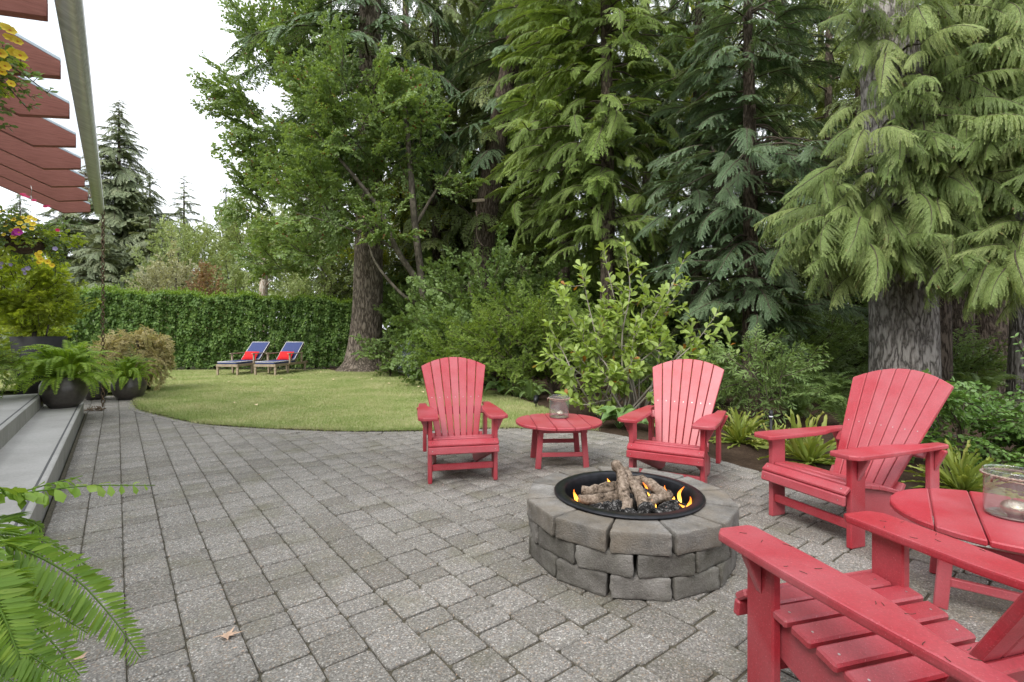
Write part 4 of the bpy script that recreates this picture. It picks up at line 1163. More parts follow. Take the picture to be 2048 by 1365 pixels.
B['pale'] = variants(conifer_bough, range(41, 44), [M['pale'], M['darktwig']], 'bough', L=2.2, nsec=40, seclen=0.8, ang=52, rise=0.14, droop=0.35, grav=1.0, step=0.065, leafL=0.17, leafW=0.055, jit=(0.3, 1.5))
B['broad'] = variants(leafy_limb, range(51, 56), [M['broad'], M['darktwig']], 'limb', L=2.0, nt=22, tl=0.85, sp=0.07, leafL=0.135, leafW=0.095)
B['thicket'] = variants(leafy_limb, range(61, 66), [M['thicket'], M['darktwig']], 'limb', L=1.5, nt=14, tl=0.6, sp=0.075, leafL=0.125, leafW=0.105, flat=0.9)
B['lime'] = variants(leafy_limb, range(71, 75), [M['lime'], M['darktwig']], 'limb', L=1.2, nt=18, tl=0.45, sp=0.045, leafL=0.07, leafW=0.02, palm=5, flat=0.9)
B['potmaple'] = variants(leafy_limb, range(76, 79), [M['potmaple'], M['darktwig']], 'limb', L=0.8, nt=14, tl=0.36, sp=0.045, leafL=0.075, leafW=0.022, palm=5, flat=0.8)
B['weeping'] = variants(leafy_limb, range(81, 84), [M['rust_maple'], M['darktwig']], 'limb', L=0.7, nt=18, tl=0.26, sp=0.03, leafL=0.06, leafW=0.014, palm=5, droop=0.9, rise=0.35, flat=0.8)
B['yellowmaple'] = variants(leafy_limb, range(87, 90), [M['yellowmaple'], M['darktwig']], 'limb', L=2.0, nt=14, tl=0.7, sp=0.1, leafL=0.15, leafW=0.13)
B['palebroad'] = variants(leafy_limb, range(91, 94), [M['palebroad'], M['darktwig']], 'limb', L=2.0, nt=14, tl=0.7, sp=0.1, leafL=0.16, leafW=0.1)
B['palecream'] = variants(leafy_limb, range(94, 96), [M['palecream'], M['darktwig']], 'limb', L=2.0, nt=14, tl=0.7, sp=0.1, leafL=0.16, leafW=0.1)
B['rust'] = variants(leafy_limb, range(96, 98), [M['rust'], M['darktwig']], 'limb', L=2.0, nt=12, tl=0.7, sp=0.1, leafL=0.15, leafW=0.08)
B['bluegrey'] = variants(leafy_limb, range(98, 100), [M['bluegrey'], M['darktwig']], 'limb', L=0.6, nt=12, tl=0.3, sp=0.04, leafL=0.05, leafW=0.03)
B['rightshrub'] = variants(leafy_limb, range(101, 104), [M['rightshrub'], M['darktwig']], 'limb', L=0.8, nt=12, tl=0.34, sp=0.06, leafL=0.085, leafW=0.052, flat=1.0)
B['pieris'] = variants(leafy_limb, range(104, 107), [M['thicket'], M['darktwig']], 'limb', L=0.8, nt=12, tl=0.4, sp=0.04, leafL=0.1, leafW=0.026, flat=0.9)

def orient(p, d, roll=0.0, s=1.0):
    d = Vector(d).normalized()
    y = Vector((0, 0, 1)).cross(d)
    if y.length < 1e-4: y = Vector((0, 1, 0))
    y.normalize(); z = d.cross(y)
    m = Matrix((d, y, z)).transposed().to_4x4()
    return Matrix.Translation(p) @ m @ Matrix.Rotation(roll, 4, 'X') @ Matrix.Scale(s, 4)
def trunk_mesh(path, radii, n=28, ridge=0.05, seed=0, mat=None, rows=46):
    r = np.random.default_rng(seed)
    P = spline(path, rows); tt = np.linspace(0, 1, rows)
    rad = np.interp(tt, np.linspace(0, 1, len(radii)), radii)
    a = np.linspace(0, 2 * np.pi, n, endpoint=False)
    nz = np.zeros((rows, n))
    for k in range(7):
        f = r.integers(4, 15); ph = r.uniform(0, 6.28); w = r.uniform(0.5, 2.5)
        nz += np.abs(np.sin(a[None] * f * 0.5 + ph + w * np.sin(P[:, 2:3] * r.uniform(0.4, 1.4) + ph)))
    nz = (nz / 7 - 0.6) * 2
    rr = rad[:, None] * (1 + ridge * nz)
    root = np.clip(1 - (P[:, 2] - P[0, 2]) / 0.8, 0, 1)[:, None] ** 2
    rr = rr * (1 + root * 0.1 * np.sin(a[None] * 5 + seed))
    V = P[:, None, :] + np.stack([rr * np.cos(a), rr * np.sin(a), np.zeros_like(rr)], -1)
    i = np.arange(rows - 1)[:, None] * n; j = np.arange(n)[None]; k = (j + 1) % n
    mb = MB(); mb.add(V.reshape(-1, 3), np.stack([i + j, i + k, i + n + k, i + n + j], -1).reshape(-1, 4))
    return mb.mesh('trunk', [mat], True)
def along(path, z):
    P = np.array(path, float)
    return np.array([np.interp(z, P[:, 2], P[:, 0]), np.interp(z, P[:, 2], P[:, 1]), z])
def conifer(label, base, path, radii, bark, kind, zs, lens_, n, seed, ridge=0.05, sector=None, pitch=(-5, 12), nseg=28, extra=(), group=None, cat='tree', name='conifer_tree', sc=None):
    """path: trunk points relative to base; boughs between zs[0] and zs[1], lengths interpolated over lens_"""
    r = np.random.default_rng(seed)
    t = thing(name, label, cat, base, 0, group)
    link('trunk', trunk_mesh(path, radii, nseg, ridge, seed, bark), t)
    if n or extra:
        cr = link('crown', None, t); cr.empty_display_size = 0.1
        L0 = 2.2
        for i in range(n):
            z = zs[0] + (zs[1] - zs[0]) * (i + r.uniform(0, 1)) / n
            f = (z - zs[0]) / (zs[1] - zs[0])
            ln = np.interp(f, np.linspace(0, 1, len(lens_)), lens_) * r.uniform(0.75, 1.12)
            az = i * 2.4 + r.normal(0, 0.3) if sector is None else R(r.uniform(*sector))
            el = R(r.uniform(*pitch))
            d = (math.cos(az) * math.cos(el), math.sin(az) * math.cos(el), math.sin(el))
            me = B[kind][int(r.integers(0, len(B[kind])))]
            link('bough', me, cr, mtx=orient(along(path, z), d, r.normal(0, 0.18), ln / L0))
        for (z, azd, eld, ln) in extra:
            d = (math.cos(R(azd)) * math.cos(R(eld)), math.sin(R(azd)) * math.cos(R(eld)), math.sin(R(eld)))
            me = B[kind][int(r.integers(0, len(B[kind])))]
            link('bough', me, cr, mtx=orient(along(path, z), d, r.normal(0, 0.15), ln / L0))
    return t
def shell_points(r, n, c, rad, inner=0.55, zmin=None):
    out = []
    while len(out) < n:
        v = r.normal(0, 1, 3); v /= np.linalg.norm(v)
        p = np.array(c) + v * np.array(rad) * r.uniform(inner, 1.0)
        if zmin is None or p[2] > zmin: out.append(p)
    return out
def leafy_tree(name, label, cat, base, stems, bark, kind, blobs, seed, group=None, Lt=2.0, up=0.25, zmin=None, limbs_from=None, part='limb', roll=0.5):
    """stems: list of (path, radii) relative to base; blobs: (centre, radii, count, scale) relative to base"""
    r = np.random.default_rng(seed)
    t = thing(name, label, cat, base, 0, group)
    if stems:
        mb = MB()
        for path, rad in stems:
            P = spline(path, 16); mb.tube(P, np.interp(np.linspace(0, 1, 16), np.linspace(0, 1, len(rad)), rad), 9)
        link('trunk', mb.mesh('trunk', [bark], True), t)
    cr = link('crown', None, t); cr.empty_display_size = 0.1
    for c, rad, cnt, sc in blobs:
        an = np.array(limbs_from if limbs_from is not None else (c[0], c[1], c[2] - rad[2] * 0.5))
        for p in shell_points(r, cnt, c, rad, zmin=zmin):
            d = unit(p - an + r.normal(0, 0.2, 3)); d[2] = d[2] * 0.75 + up * r.uniform(-0.4, 1); d = unit(d)
            s = sc * r.uniform(0.8, 1.2)
            me = B[kind][int(r.integers(0, len(B[kind])))]
            link(part, me, cr, mtx=orient(p - d * Lt * s * 0.62, d, r.normal(0, roll), s))
    return t
def hang_sprays(t, kind, path, blobs, seed, down=(-40, 12), nlimb=14, mat=None):
    """short sprays at the ends of long limbs; the limbs run from the trunk out to the spray masses"""
    r = np.random.default_rng(seed)
    cr = next((ch for ch in t.children if ch.name.startswith('crown')), None) or link('crown', None, t)
    mb = MB()
    for c, rad, cnt, sc in blobs:
        for q, p in enumerate(shell_points(r, cnt, c, rad, 0.25)):
            ax = along(path, min(p[2] + 0.35, path[-1][2]))
            h = np.array([p[0] - ax[0], p[1] - ax[1], 0]); az = math.atan2(h[1], h[0]) + r.normal(0, 0.55); el = R(r.uniform(*down))
            d = (math.cos(az) * math.cos(el), math.sin(az) * math.cos(el), math.sin(el))
            me = B[kind][int(r.integers(0, len(B[kind])))]
            link('bough', me, cr, mtx=orient(p, d, r.normal(0, 0.35), sc * r.uniform(0.6, 1.25)))
            if q % 5 == 0:
                m_ = (ax + p) / 2 + np.array([0, 0, 0.15])
                mb.tube(spline([ax, m_, p], 8), np.linspace(0.03, 0.008, 8), 5)
    o = link('limbs', mb.mesh('limbs', [M['darktwig']], True), cr)
def V3(px, py, Y, base):
    p = at(px, py, Y); return (p.x - base[0], p.y - base[1], p.z - base[2])

# ------------------------------------------------------------------ the wood behind the lawn
b = (gx(723, 16.7), 16.9, 0)
conifer('huge brown fir trunk with flared foot at the back of the lawn', b, [(0, 0, -0.1), (0.05, 0, 0.6), (0.14, 0, 2.0), (0.2, 0, 5), (0.22, 0, 9), (0.25, 0, 15)], [0.98, 0.68, 0.56, 0.5, 0.47, 0.44, 0.4, 0.36, 0.33], M['firbark'], 'fir', (7.2, 14.5), (3.2, 3.6, 3.2), 34, 1, 0.07, pitch=(-18, 2), nseg=56,
        extra=[(9.0, -25, -12, 3.8), (8.4, -15, -18, 3.6), (9.8, -35, -10, 4.0), (10.6, -20, -12, 4.0), (8.0, -40, -20, 3.2), (7.6, -5, -22, 3.0), (11.0, 200, -8, 4.4), (12.0, 190, -5, 5.0), (11.4, 215, -8, 4.6)])
b = (gx(848, 14.6), 14.6, 0)
tr = [(0, 0, -0.1), (0.02, 0, 1.5), (-0.05, 0, 2.6), (-0.28, 0, 4.6), (-0.42, 0, 6.4), (-0.65, 0, 9.0)]
leafy_tree('broadleaf_tree', 'slender crooked broadleaf tree with bright green crown before the fir trunk', 'tree', b,
    [(tr, [0.15, 0.12, 0.11, 0.09, 0.05]), ([(-0.05, 0, 2.6), (-0.75, -0.3, 3.7), (-1.2, -0.5, 4.8), (-2.3, -0.6, 6.2), (-3.0, -0.7, 7.0)], [0.09, 0.075, 0.05, 0.02]),
     ([(0.0, 0, 2.0), (-0.6, -0.3, 2.4), (-1.3, -0.5, 3.3), (-1.5, -0.6, 4.2)], [0.06, 0.04, 0.02]), ([(-0.25, 0, 4.4), (0.3, 0.1, 5.4), (0.8, 0.1, 6.2)], [0.06, 0.04, 0.015]), ([(-0.75, -0.3, 3.7), (-2.0, -0.6, 4.2), (-3.4, -0.8, 4.6)], [0.05, 0.03, 0.01])],
    M['thinbark'], 'broad', [((-2.1, -0.4, 7.8), (2.1, 1.4, 1.9), 70, 0.6), ((-2.8, -0.3, 5.4), (1.7, 1.2, 1.4), 46, 0.58), ((-0.5, -0.2, 7.2), (1.1, 1.0, 1.8), 34, 0.55), ((-1.0, -0.6, 4.5), (1.0, 0.7, 0.9), 13, 0.5), ((0.9, -0.2, 5.6), (0.7, 0.6, 0.6), 6, 0.5), ((-3.4, -0.2, 3.7), (1.2, 0.9, 0.8), 14, 0.55)], 5)
b = (gx(742, 18.6), 18.6, 0)
leafy_tree('broadleaf_tree', 'tall broadleaf crown spreading against the sky beside the fir trunk', 'tree', b,
    [([(0, 0, -0.1), (0, 0, 5), (-1.2, 0, 8), (-2.6, -0.5, 11)], [0.2, 0.17, 0.1, 0.04]), ([(0, 0, 5), (-1.6, -0.2, 6.2), (-3.6, -0.5, 7)], [0.1, 0.07, 0.02])],
    M['thinbark'], 'broad', [((-2.6, -1.2, 9.8), (2.6, 1.8, 3.8), 120, 0.72), ((-2.5, -1.2, 6.0), (2.2, 1.5, 2.2), 62, 0.66), ((-3.0, -1.2, 3.9), (1.4, 1, 0.9), 22, 0.6)], 6)
b = (gx(950, 17.0), 17.0, 0)
lean_path = [(0, 0, -0.1), (0.12, 0, 2.5), (0.35, 0, 5.0), (0.85, 0, 8.5), (1.5, 0, 12.0), (1.9, 0, 15)]
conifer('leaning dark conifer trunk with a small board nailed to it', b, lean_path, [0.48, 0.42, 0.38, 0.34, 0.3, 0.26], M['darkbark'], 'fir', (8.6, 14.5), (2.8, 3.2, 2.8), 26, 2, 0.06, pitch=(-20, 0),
        extra=[(7.5, 250, -20, 2.4), (8.0, 200, -20, 2.8), (8.4, 215, -15, 3.0)])
o = tag(link('wooden_board', box(0.42, 0.05, 0.1, 0.006, M['oldboard'], 'wooden_board'), None, (gx(957, 16.55), 16.52, EYE + 0.262 * 16.5), (0, R(-4), 0)), 'small weathered board nailed across the leaning trunk', 'board')
mb = MB(); mb.tube(spline([(0, 0, 0), (0.05, -0.02, -0.3), (0.02, -0.02, -0.7), (0.1, -0.03, -1.0), (0.25, -0.03, -1.15)], 14), 0.012, 5)
tag(link('dangling_twine', mb.mesh('dangling_twine', [M['rope']], True), None, (gx(952, 16.5), 16.5, EYE + 0.24 * 16.5)), 'pale cord dangling below the board on the leaning trunk', 'cord')
b = (gx(1212, 12.6), 12.6, 0)
gp_ = [(0, 0, -0.1), (0.05, 0, 4), (0, 0, 9), (-0.1, 0, 14)]
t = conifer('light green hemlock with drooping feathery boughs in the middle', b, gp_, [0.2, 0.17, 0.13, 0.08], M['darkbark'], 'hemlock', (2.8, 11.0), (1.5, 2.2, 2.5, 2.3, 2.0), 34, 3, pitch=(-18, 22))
hang_sprays(t, 'hemlock', gp_, [((0, 0, 4.0), (1.6, 1.4, 1.2), 95, 0.42), ((-0.3, 0, 6.2), (2.2, 1.7, 1.4), 140, 0.44), ((0, 0, 8.4), (2.3, 1.7, 1.5), 130, 0.46), ((0, 0, 10.4), (2.0, 1.6, 1.0), 70, 0.46)], 131, down=(-38, 14))
b = (gx(1128, 14.6), 14.6, 0)
gp_ = [(0, 0, -0.1), (0.0, 0, 5), (0.1, 0, 14)]
t = conifer('hemlock standing between the leaning trunk and the light green hemlock', b, gp_, [0.2, 0.16, 0.09], M['darkbark'], 'hemlock', (3.4, 12), (1.7, 2.2, 2.2, 2.0), 30, 4, pitch=(-20, 18))
hang_sprays(t, 'hemlock', gp_, [((0, 0, 4.8), (1.7, 1.4, 1.5), 80, 0.46), ((0, 0, 7.8), (1.9, 1.5, 1.8), 110, 0.5), ((0, 0, 10.8), (1.8, 1.5, 1.5), 80, 0.5)], 132, down=(-38, 14))
b = (gx(1500, 10.3), 10.3, 0)
gp_ = [(0, 0, -0.1), (0, 0, 5), (-0.1, 0, 11)]
t = conifer('dense blue green fir filling the gap before the grey trunk', b, gp_, [0.16, 0.13, 0.05], M['darkbark'], 'fir', (1.0, 8.6), (1.6, 2.0, 2.0, 1.8, 1.6), 44, 5, pitch=(-20, 20))
hang_sprays(t, 'fir', gp_, [((0, 0, 2.1), (1.6, 1.4, 1.2), 110, 0.4), ((0, 0, 4.4), (1.8, 1.5, 1.4), 130, 0.42), ((0, 0, 7.0), (1.7, 1.4, 1.6), 110, 0.44)], 133, down=(-30, 18))
b = (gx(1392, 12.6), 12.6, 0)
gp_ = [(0, 0, -0.1), (0, 0, 5), (0.1, 0, 12)]
t = conifer('blue green fir with layered boughs right of the middle hemlock', b, gp_, [0.16, 0.13, 0.05], M['darkbark'], 'fir', (1.6, 10.6), (1.6, 1.9, 1.9, 1.6), 36, 15, pitch=(-20, 18))
hang_sprays(t, 'fir', gp_, [((0, 0, 3.4), (1.5, 1.3, 1.6), 90, 0.44), ((0, 0, 6.6), (1.6, 1.3, 1.9), 110, 0.46), ((0, 0, 9.6), (1.5, 1.3, 1.3), 60, 0.48)], 134, down=(-30, 18))
b = (gx(1806, 8.1), 8.1, 0)
gp_ = [(0.02, 0, -0.1), (0.0, 0, 1.4), (-0.06, 0, 3.0), (-0.28, 0, 6.8), (-0.35, 0, 9)]
t = conifer('thick grey trunk hung with yellow green fronds behind the sideways red chair', b, gp_, [0.49, 0.455, 0.44, 0.405, 0.375, 0.35], M['greybark'], 'cedar', (5, 6), (1,), 0, 6, 0.07, nseg=64)
hang_sprays(t, 'cedar', gp_, [((-1.1, -0.7, 3.1), (1.0, 0.8, 1.0), 115, 0.38), ((-0.4, -1.1, 4.3), (1.2, 0.7, 1.2), 95, 0.4), ((0.0, -0.9, 2.7), (0.8, 0.5, 0.6), 58, 0.36), ((0.4, -0.9, 6.0), (1.6, 0.8, 1.0), 80, 0.44), ((-0.9, -0.6, 5.9), (0.7, 0.5, 0.7), 20, 0.4), ((0.9, -1.2, 4.2), (0.9, 0.7, 1.0), 70, 0.4)], 6)
# a second cedar just behind, a third at the picture edge
b = (gx(1868, 8.9), 8.9, 0)
conifer('red cedar standing close behind the thick grey trunk', b, [(0, 0, -0.1), (0, 0, 4), (0.1, 0, 10)], [0.26, 0.22, 0.14], M['darkbark'], 'cedar', (3.6, 8.6), (1.8, 2.0, 1.8, 1.6), 46, 7, pitch=(-25, 12), sector=(190, 380))
b = (gx(2170, 6.9), 6.9, 0)
gp_ = [(0, 0, -0.1), (0, 0, 4), (0, 0, 9)]
t = conifer('red cedar at the picture edge with fronds reaching inwards', b, gp_, [0.2, 0.17, 0.1], M['greybark'], 'cedar', (3, 4), (1,), 0, 8)
hang_sprays(t, 'cedar', gp_, [((-1.3, -0.4, 2.4), (0.7, 0.6, 0.55), 52, 0.36), ((-1.1, -0.5, 3.6), (0.8, 0.6, 0.7), 54, 0.4), ((-0.6, -0.3, 5.0), (1.0, 0.6, 0.8), 44, 0.42)], 8)
b = (gx(1425, 15.5), 15.5, 0)
leafy_tree('broadleaf_tree', 'yellowing maple showing high between the hemlock and the firs', 'tree', b, [([(0, 0, -0.1), (0.1, 0, 5), (-0.3, 0, 9), (-0.6, 0, 11.5)], [0.14, 0.12, 0.08, 0.03]), ([(-0.2, 0, 8.5), (-1.4, -0.3, 10.3), (-2.2, -0.3, 10.6)], [0.05, 0.04, 0.015])], M['thinbark'], 'yellowmaple', [((-0.6, -0.4, 9.6), (1.4, 0.9, 2.0), 44, 0.6)], 12)
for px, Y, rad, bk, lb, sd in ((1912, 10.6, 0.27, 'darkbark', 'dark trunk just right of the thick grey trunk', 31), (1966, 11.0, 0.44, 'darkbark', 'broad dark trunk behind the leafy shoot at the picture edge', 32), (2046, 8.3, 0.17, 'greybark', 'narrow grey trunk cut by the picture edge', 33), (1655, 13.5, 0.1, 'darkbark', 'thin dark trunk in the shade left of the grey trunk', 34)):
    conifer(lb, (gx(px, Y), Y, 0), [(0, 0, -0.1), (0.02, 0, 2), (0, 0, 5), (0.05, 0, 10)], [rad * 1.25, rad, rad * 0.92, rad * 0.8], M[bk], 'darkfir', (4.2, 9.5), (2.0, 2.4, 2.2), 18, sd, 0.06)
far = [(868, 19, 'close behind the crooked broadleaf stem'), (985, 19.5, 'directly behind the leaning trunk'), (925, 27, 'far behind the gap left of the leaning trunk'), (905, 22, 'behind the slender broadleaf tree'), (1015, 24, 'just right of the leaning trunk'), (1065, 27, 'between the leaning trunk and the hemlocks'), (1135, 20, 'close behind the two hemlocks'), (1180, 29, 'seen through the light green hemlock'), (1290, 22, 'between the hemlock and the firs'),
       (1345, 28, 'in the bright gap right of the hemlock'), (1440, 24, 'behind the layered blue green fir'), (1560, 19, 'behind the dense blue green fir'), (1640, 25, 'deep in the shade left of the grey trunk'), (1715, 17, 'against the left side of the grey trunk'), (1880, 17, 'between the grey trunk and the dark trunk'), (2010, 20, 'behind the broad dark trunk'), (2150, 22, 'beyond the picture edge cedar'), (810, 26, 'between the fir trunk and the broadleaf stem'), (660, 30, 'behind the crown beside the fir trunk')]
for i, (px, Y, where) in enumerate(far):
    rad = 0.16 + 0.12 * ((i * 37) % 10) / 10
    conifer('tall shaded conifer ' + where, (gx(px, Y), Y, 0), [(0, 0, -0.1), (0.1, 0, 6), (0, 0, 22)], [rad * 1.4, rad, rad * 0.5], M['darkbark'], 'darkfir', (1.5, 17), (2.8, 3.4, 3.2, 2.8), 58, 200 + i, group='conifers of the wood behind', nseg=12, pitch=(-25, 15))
for px, Y, top_, wd, lb, sd in ((800, 21, 8.5, 2.0, 'lime lit broadleaf tree glimpsed between the fir trunk and the crooked stem', 21), (905, 22.5, 9.5, 2.2, 'lime lit broadleaf tree glimpsed left of the leaning trunk', 22), (1010, 31, 12.0, 3.0, 'dim broadleaf tree far behind the leaning trunk', 23)):
    leafy_tree('broadleaf_tree', lb, 'tree', (gx(px, Y), Y, 0), [([(0, 0, -0.1), (0.1, 0, top_ * 0.5), (0, 0, top_ * 0.9)], [0.12, 0.09, 0.03])], M['thinbark'], 'yellowmaple' if sd < 23 else 'broad', [((0, 0, top_ * 0.58), (wd, 1.4, top_ * 0.42), 70, 0.42 * wd)], sd)  # yellow leaf material paints the backlight into the two nearer trees
# understorey
for i, (px, Y, h, wd, where) in enumerate([(845, 15.8, 2.9, 1.3, 'right of the fir trunk'), (905, 14.6, 3.3, 1.6, 'behind the far red chair beside the lawn'), (975, 13.6, 3.8, 1.9, 'below the leaning trunk'), (1065, 13.8, 3.2, 1.6, 'below the two hemlocks'),
        (900, 11.9, 1.9, 1.2, 'directly above the far red chair')]):
    b = (gx(px, Y), Y, 0)
    leafy_tree('thicket_shrub', 'mid green broad leaved thicket shrub ' + where, 'shrub', b, [([(0, 0, -0.05), (0.1, 0, h * 0.4), (0.3, 0, h * 0.75)], [0.05, 0.04, 0.015]), ([(0, 0, -0.05), (-0.3, -0.1, h * 0.4), (-0.5, -0.1, h * 0.7)], [0.04, 0.03, 0.01])],
        M['darktwig'], 'thicket', [((0, 0, h * 0.52), (wd, 1.1, h * 0.5), int(30 + 20 * wd), 0.62)], 300 + i, 'shrubs of the thicket edge', Lt=1.5, limbs_from=(0, 0.3, h * 0.3), zmin=0.1)
for i, (px, Y, h, wd, where) in enumerate([(800, 20.5, 3.4, 2.0, 'just right behind the fir trunk'), (860, 19, 4.2, 2.4, 'behind the slender broadleaf stem'), (1010, 19, 4.0, 2.4, 'behind the leaning trunk'), (1160, 17.5, 3.6, 2.2, 'behind the light green hemlock'), (1300, 17, 3.0, 2.2, 'behind the leafy shrub'), (1430, 16.5, 2.6, 2.2, 'behind the layered fir'),
        (1560, 16.5, 2.4, 2.2, 'behind the dense fir'), (1680, 17, 2.6, 2.0, 'in the gap left of the grey trunk'), (1850, 15, 2.6, 2.0, 'behind the grey trunk'), (1960, 15, 2.6, 2.2, 'behind the broad dark trunk'), (2080, 12, 2.6, 2.0, 'behind the picture edge cedar'), (1230, 26, 6.0, 4.0, 'far behind the hemlock'), (1480, 26, 6.0, 4.0, 'far behind the firs'), (1760, 27, 6.5, 4.5, 'far behind the grey trunk'), (960, 28, 7.0, 4.0, 'far behind the leaning trunk'), (2020, 27, 6.5, 4.5, 'far behind the dark trunks')]):
    b = (gx(px, Y), Y, 0)
    leafy_tree('understorey_shrub', 'shaded green undergrowth shrub ' + where, 'shrub', b, [([(0, 0, -0.05), (0.1, 0, h * 0.4), (0.3, 0, h * 0.75)], [0.06, 0.04, 0.015])],
        M['darktwig'], 'thicket', [((0, 0, h * 0.5), (wd, wd * 0.7, h * 0.5), 40, 0.5 * wd)], 330 + i, 'undergrowth inside the wood', Lt=1.5, limbs_from=(0, 0.3, h * 0.25), zmin=0.1)

# ------------------------------------------------------------------ hedge
hr = np.random.default_rng(9)
hd = thing('hedge', 'long clipped dark green leafy hedge behind the sun loungers', 'hedge', (-10.5, 17.4, 0))
A0, A1 = np.array([-16.5, 16.7]), np.array([-5.6, 18.2])
def hedge_at(s, z, depth):
    p = A0 + (A1 - A0) * s[:, None]; d = unit(A1 - A0); nrm = np.array([d[1], -d[0]])
    return np.c_[p + nrm * depth[:, None], z] - np.array([-10.5, 17.4, 0])
htop = lambda s: 2.72 - 0.32 * s + 0.06 * np.sin(s * 31) + 0.04 * np.sin(s * 77 + 1)
n = 46000
s = hr.uniform(0, 1, n); z = htop(s) * hr.uniform(0.02, 1, n) ** 0.85
dep = 0.42 + 0.13 * np.sin(s * 55 + 1.3 * np.sin(z * 3)) * np.sin(z * 4 + s * 17) + 0.1 * np.sin(s * 130 + z * 7) * np.sin(z * 9 - s * 60) - np.abs(hr.normal(0, 0.17, n))
P = hedge_at(s, z, dep)
d = unit(A1 - A0); fr = np.array([d[1], -d[0], 0.0])
mb = MB()
mb.leaves(P, hr.normal(0, 0.6, (n, 3)) + np.array([0, 0, -0.5]) + fr * 0.3, fr + np.array([0, 0, 0.55]) + hr.normal(0, 0.45, (n, 3)), hr.uniform(0.07, 0.13, n), hr.uniform(0.045, 0.075, n), 'leaf', 0, hr.uniform(0, 1, n))
n2 = 9000
s = hr.uniform(0, 1, n2); z = htop(s) + np.abs(hr.normal(0, 0.075, n2)) * (0.4 + np.abs(np.sin(s * 90))) - 0.05
P = hedge_at(s, z, hr.uniform(-0.45, 0.4, n2))
mb.leaves(P, hr.normal(0, 0.5, (n2, 3)) + np.array([0, 0, 0.5]), hr.normal(0, 0.5, (n2, 3)) + np.array([0, 0, 0.8]), hr.uniform(0.05, 0.1, n2), hr.uniform(0.03, 0.05, n2), 'leaf', 1, hr.uniform(0, 1, n2))
o = link('foliage', mb.mesh('foliage', [M['hedge'], M['hedgetop']]), hd); o['kind'] = 'stuff'
mb = MB()
for s_ in np.linspace(0.02, 0.98, 26):
    q = hedge_at(np.array([s_] * 5), np.linspace(0, 2.2, 5), hr.normal(0, 0.06, 5))
    mb.tube(q, np.linspace(0.04, 0.015, 5), 6)
link('stems', mb.mesh('stems', [M['darktwig']]), hd)

# ------------------------------------------------------------------ trees beyond the hedge
def far_conifer(label, px, Y, top_py, rbase, n, seed, kind='pale', zlow=1.5):
    h = EYE + (HORIZON - top_py) / F_PX * Y
    conifer(label, (gx(px, Y), Y, 0), [(0, 0, -0.1), (0, 0, h * 0.5), (0, 0, h * 0.97)], [h * 0.016, h * 0.01, 0.03], M['darkbark'], kind, (zlow, h * 0.98), (rbase, rbase * 0.8, rbase * 0.5, 0.5), n, seed, group='trees beyond the hedge', nseg=10, pitch=(-22, 30))
far_conifer('tall pale green spire fir beyond the hedge, tallest against the sky', 238, 45, 190, 6.4, 300, 401)
far_conifer('pale fir close right of the tallest spire fir', 300, 48, 330, 5.0, 130, 408)
far_conifer('pale fir with a narrow top left of the dark little spire', 368, 58, 345, 4.6, 130, 402)
far_conifer('small dark fir spire beside the broadleaf crown', 452, 56, 358, 4.0, 110, 403, 'fir')
far_conifer('pale fir behind the hanging basket', 130, 38, 330, 4.2, 120, 404)
far_conifer('pale bushy fir behind the potted green maple', 40, 36, 380, 4.2, 100, 405)
far_conifer('broad pale fir low behind the chain', 300, 36, 425, 4.4, 100, 406)
far_conifer('pale fir right behind the rain chain', 205, 34, 440, 4.0, 90, 407)
def far_broad(label, px, Y, top_py, wd, kind, n, seed, name='broadleaf_tree', sc=1.0):
    h = EYE + (HORIZON - top_py) / F_PX * Y
    leafy_tree(name, label, 'tree', (gx(px, Y), Y, 0), [([(0, 0, -0.1), (0.1, 0, h * 0.4), (0.2, 0, h * 0.8)], [0.14, 0.1, 0.03])], M['thinbark'], kind, [((0, 0, h * 0.54), (wd, wd * 0.8, h * 0.46), n, sc)], seed, 'trees beyond the hedge', limbs_from=(0, 0, h * 0.25))
far_broad('yellow green broadleaf tree under the dark fir spire', 405, 40, 440, 3.4, 'palebroad', 110, 411)
far_broad('yellow green broadleaf tree behind the snag', 520, 36, 395, 3.6, 'palebroad', 140, 412)
far_broad('yellow green broadleaf tree left of the fir trunk', 640, 30, 420, 3.4, 'palebroad', 130, 413)
far_broad('cream flowering broad shrub above the hedge', 345, 27, 505, 2.0, 'palecream', 120, 414, 'flowering_shrub', 0.6)
far_broad('rust coloured shrub above the hedge', 408, 27, 528, 1.2, 'rust', 60, 415, 'rust_shrub', 0.6)
far_broad('low yellow green tree between the rust shrub and the snag', 465, 30, 520, 2.0, 'palebroad', 50, 416, sc=0.7)
far_broad('low yellow green tree between the snag and the fir trunk', 590, 26, 545, 2.0, 'palebroad', 50, 417, sc=0.6)
far_broad('full pale green tree right of the tallest spire fir', 350, 34, 455, 3.0, 'palebroad', 90, 418)
far_broad('full pale green tree just left of the broadleaf crown', 475, 44, 400, 4.0, 'palebroad', 100, 419)
far_broad('full pale green tree low behind the crown and the fir trunk', 600, 40, 400, 4.0, 'palebroad', 100, 420)
b = (gx(527, 24), 24, 0)
sg = thing('dead_snag', 'pale dead tree snag with peeling bark above the hedge', 'tree', b)
link('trunk', trunk_mesh([(0, 0, -0.1), (-0.05, 0, 2), (0.02, 0, 4.0), (-0.05, 0, 5.1)], [0.24, 0.2, 0.18, 0.13], 18, 0.09, 5, M['palebark']), sg)
mb = MB(); mb.tube([(0.1, 0, 3.4), (0.35, -0.1, 3.7), (0.5, -0.1, 3.75)], [0.05, 0.03, 0.015], 6)
link('branch_stub', mb.mesh('branch_stub', [M['palebark']], True), sg)

